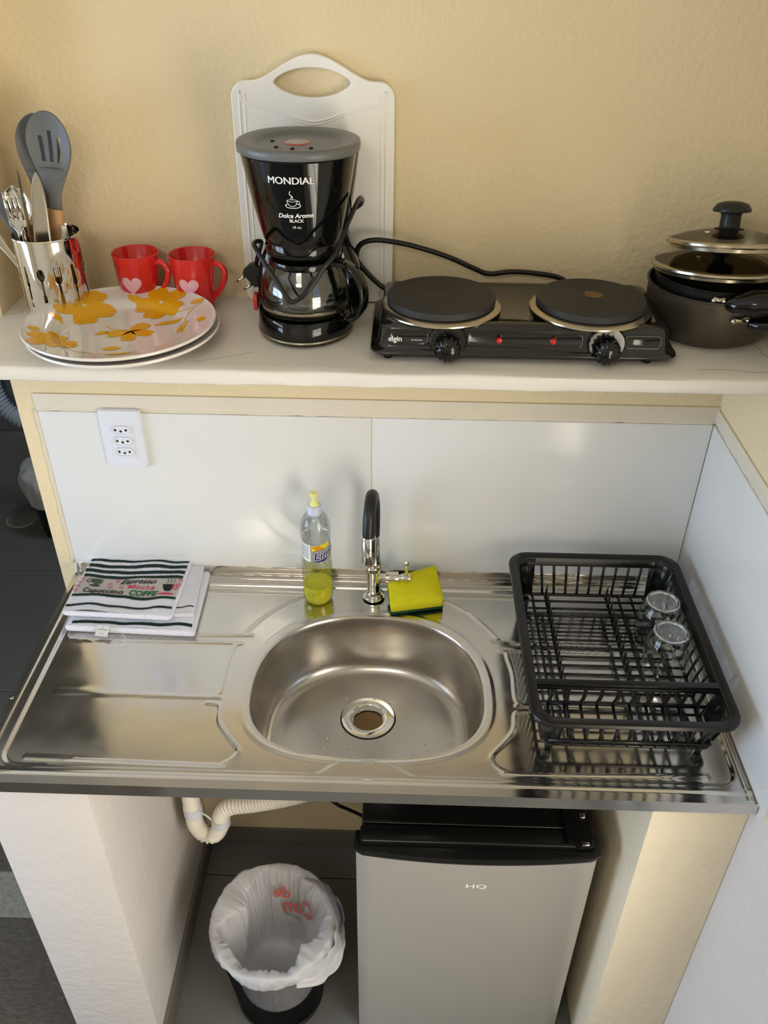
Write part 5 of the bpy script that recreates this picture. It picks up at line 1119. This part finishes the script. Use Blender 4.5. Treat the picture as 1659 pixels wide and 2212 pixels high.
# ------------------------------------------------------------------ wire bin with bag
def wbin():
    cx, cy = 0.408, -0.372; hh = 0.285; r0, r1 = 0.094, 0.122; N = 150; K = 62
    t = thing('waste_bin', 'black wire mesh bin standing on the floor under the sink', 'bin', (cx, cy, 0))
    def R(h): return r0+(r1-r0)*(h/hh)
    V = [Vector((cx+R(hh*(0.03+0.94*k/K))*cos(2*pi*(i+0.5*(k % 2))/N), cy+R(hh*(0.03+0.94*k/K))*sin(2*pi*(i+0.5*(k % 2))/N), hh*(0.03+0.94*k/K))) for k in range(K+1) for i in range(N)]
    F = []
    for k in range(0, K-1, 1):
        for i in range(N):
            a = k*N+i; l = (i-1+(k % 2)) % N; F.append([a, (k+1)*N+(i if k % 2 else i), (k+2)*N+i, (k+1)*N+l]) if k % 1 == 0 else None
    o = mk('wire_mesh', V, F, 'mesh', t, False); o['kind'] = 'stuff'
    w = o.modifiers.new('w', 'WIREFRAME'); w.thickness = 0.0011; w.use_replace = True; w.use_even_offset = False
    lathe('base_ring', [(0.0001, 0.002), (r0, 0.002), (r0+0.002, 0.003), (r0+0.003, 0.014), (r0+0.001, 0.015), (r0-0.001, 0.006), (0.0001, 0.005)], (cx, cy, 0), 'mesh', t, 96)
    lathe('top_rim', [(r1-0.002, hh-0.010), (r1+0.002, hh-0.010), (r1+0.0035, hh-0.004), (r1+0.002, hh), (r1-0.002, hh), (r1-0.003, hh-0.004)], (cx, cy, 0), 'mesh', t, 96, close=True)
    b = thing('bin_bag', 'thin white plastic shopping bag lining the wire mesh bin', 'bag', (cx, cy, 0.03))
    # bag: bottom inside, up the wall, over the rim and down outside
    prof = [(0.0001, 0.055), (0.05, 0.05), (0.080, 0.065), (0.088, 0.10), (0.094, 0.15), (0.101, 0.20), (0.108, 0.25), (0.114, 0.28), (0.120, 0.292), (0.126, 0.293), (0.1295, 0.286), (0.1305, 0.275), (0.1295, 0.262)]
    pf = catmull([(a, h, 0) for a, h in prof], 7); n = 260; V = []
    for q, p in enumerate(pf):
        s = q/(len(pf)-1)
        for i in range(n):
            a = 2*pi*i/n; r, h = p.x, p.y
            c, d = cos(a), sin(a)
            w1 = noise.noise(Vector((c*2.2, d*2.2, s*2.0))); w2 = noise.noise(Vector((c*7, d*7, s*5+4))); w3 = 1-abs(noise.noise(Vector((c*9+3, d*9, s*2.5))))*2; w4 = 1-abs(noise.noise(Vector((c*20+3, d*20, s*9))))*2
            inn = ss(0.15, 0.35, s)*(1-ss(0.60, 0.72, s)); out = ss(0.72, 0.9, s)
            r += inn*(-0.012*max(0, w1+0.4)-0.007*max(0, w3)-0.003*w2-0.001*w4) + out*(0.003*w2+0.002*w3+0.0006*w4) + (1-inn-out)*0.0015*w2
            # gathered fold leaning inwards on the left side, drape
            fold = exp(-((a-2.75)/0.35)**2)*inn + 0.7*exp(-((a-5.7)/0.25)**2)*inn
            r -= 0.034*fold*ss(0.2, 0.55, s)
            h += (0.006*w1+0.003*w2)*ss(0.5, 0.7, s)
            if s > 0.8: h -= (s-0.8)/0.2*(0.030*noise.noise(Vector((c*2+8, d*2, 0)))) + (s-0.8)/0.2*0.0
            V.append(Vector((cx+r*c, cy+r*d, h)))
    F = [[q*n+i, q*n+(i+1) % n, (q+1)*n+(i+1) % n, (q+1)*n+i] for q in range(len(pf)-1) for i in range(n)]
    bg = mk('bag_film', V, F, 'bag', b)
    # carrier handle loop hanging out on the right
    pts = [(cx+0.060, cy+0.095, 0.295), (cx+0.098, cy+0.072, 0.300), (cx+0.132, cy+0.030, 0.292), (cx+0.143, cy-0.020, 0.276), (cx+0.130, cy-0.065, 0.258), (cx+0.095, cy-0.100, 0.262), (cx+0.060, cy-0.108, 0.270)]
    P = catmull(pts, 10); V = []; m = len(P)
    for i, p in enumerate(P):
        d = (P[min(i+1, m-1)]-P[max(i-1, 0)]).normalized(); s = d.cross(Vector((0, 0, 1))).normalized()
        for j in range(9):
            q = j/8*2-1; wv = 0.016+0.006*noise.noise(p*30)
            V.append(p+Vector((0, 0, 1))*q*wv*0.55+s*(q*wv*0.7+0.003*sin(j*2.6+noise.noise(p*40)*3)))
    mk('bag_handle', V, [[i*9+j, i*9+j+1, (i+1)*9+j+1, (i+1)*9+j] for i in range(m-1) for j in range(8)], 'bag', b)
    def onb(a0, h0, dr):
        def f(x, y): a = a0-x/0.105; h = h0+y; r = 0.094+(h-0.15)*0.125+dr; return Vector((cx+r*cos(a), cy+r*sin(a), h))
        return f
    # printing of the bag, seen from inside, mirrored
    mk('bag_lettering', *text_vf('de', 0.050, lambda x, y: onb(1.50, 0.250, -0.022)(-x, y), bold=0.001), 'bagred', bg)
    mk('bag_lettering', *text_vf('Con', 0.066, lambda x, y: onb(0.95, 0.222, -0.022)(-x, y-x*0.3), bold=0.001, shear=0.2), 'bagred', bg)
    ln = [text_vf('organica', 0.018, lambda x, y: onb(1.15, 0.185, -0.023)(-x, y))]
    for k in range(9): ln.append(text_vf('......', 0.022, lambda x, y, k=k: onb(1.15, 0.165-k*0.010, -0.024)(-x*1.2, y)))
    mk('bag_small_print', *join(*ln), 'baggrey', bg)
wbin()

# ------------------------------------------------------------------ rug at the left, in the passage
def rug():
    t = thing('woven_rug', 'flat woven grey rug with a pale stripe left of the pillar', 'rug', (-0.3, -0.5, 0))
    x0, x1, y0, y1 = -0.95, -0.005, -1.35, -0.02; nx, ny = 60, 240; bands = []
    def slab(nm, ya, yb, m, h):
        V = []; n = 120; k = max(6, int((yb-ya)/0.004))
        for j in range(k+1):
            y = ya+(yb-ya)*j/k
            for i in range(n+1): x = x0+(x1-x0)*i/n; V.append(Vector((x, y, 0.0045+h*abs(sin(x*260+j*1.5))*abs(sin(y*420)))))
        F = [[j*(n+1)+i, j*(n+1)+i+1, (j+1)*(n+1)+i+1, (j+1)*(n+1)+i] for j in range(k) for i in range(n)]
        o = mk(nm, V, F, m, t); solid(o, 0.004, 1 if False else 0); return o
    slab('field', y0, -0.230, 'rug', 0.0012); slab('pale_stripe', -0.230, -0.110, 'ruglight', 0.003); slab('field', -0.110, y1, 'rug', 0.0012)
rug()

# ------------------------------------------------------------------ things in the bathroom beyond
def bathroom():
    t = thing('floor_drain', 'round grey slotted floor drain in the dark bathroom floor', 'drain', (-0.875, 1.425, 0))
    c = (-0.875, 1.425, 0.0)
    lathe('cover', [(0.0001, 0.0), (0.060, 0.0), (0.060, 0.003), (0.057, 0.004), (0.0001, 0.004)], c, 'tar', t, 48)
    for k in range(11):
        y = -0.05+k*0.01; w = sqrt(0.056**2-y*y); box('slot', c[0]-w, c[0]+w, c[1]+y-0.0016, c[1]+y+0.0016, 0.0035, 0.0046, 'hole', t)
    t = thing('washer_hose', 'grey corrugated hose curving down the bathroom wall', 'hose', (-0.85, 1.44, 0.5))
    corrugated('corrugated_tube', [(-0.74, 1.49, 0.75), (-0.80, 1.49, 0.68), (-0.862, 1.485, 0.615), (-0.872, 1.48, 0.555), (-0.845, 1.475, 0.480), (-0.78, 1.47, 0.43), (-0.70, 1.47, 0.42)], 0.030, mat('grey_hose', (176, 190, 200), 0.4), t, 0.016, 0.004)
    t = thing('bathroom_bin', 'dark bathroom bin lined with a pale plastic bag', 'bin', (-0.70, 1.38, 0))
    b = lathe('bin_body', [(0.0001, 0.0), (0.085, 0.0), (0.105, 0.24), (0.102, 0.24), (0.083, 0.005), (0.0001, 0.005)], (-0.675, 1.38, 0), 'blacksat', t, 48)
    V = []; n = 90; K = 22
    for k in range(K+1):
        s = k/K; h = 0.155+0.155*s; r = 0.112+0.012*sin(s*pi)
        if s > 0.8: r -= (s-0.8)*0.1
        for i in range(n):
            a = 2*pi*i/n; w = noise.noise(Vector((cos(a)*3, sin(a)*3, s*3))); V.append(Vector((-0.675+(r+0.010*w)*cos(a), 1.38+(r+0.010*w)*sin(a), h+0.012*w)))
    mk('bag', V, [[k*n+i, k*n+(i+1) % n, (k+1)*n+(i+1) % n, (k+1)*n+i] for k in range(K) for i in range(n)]+[[K*n+i for i in range(n)]], 'bag', t)
bathroom()
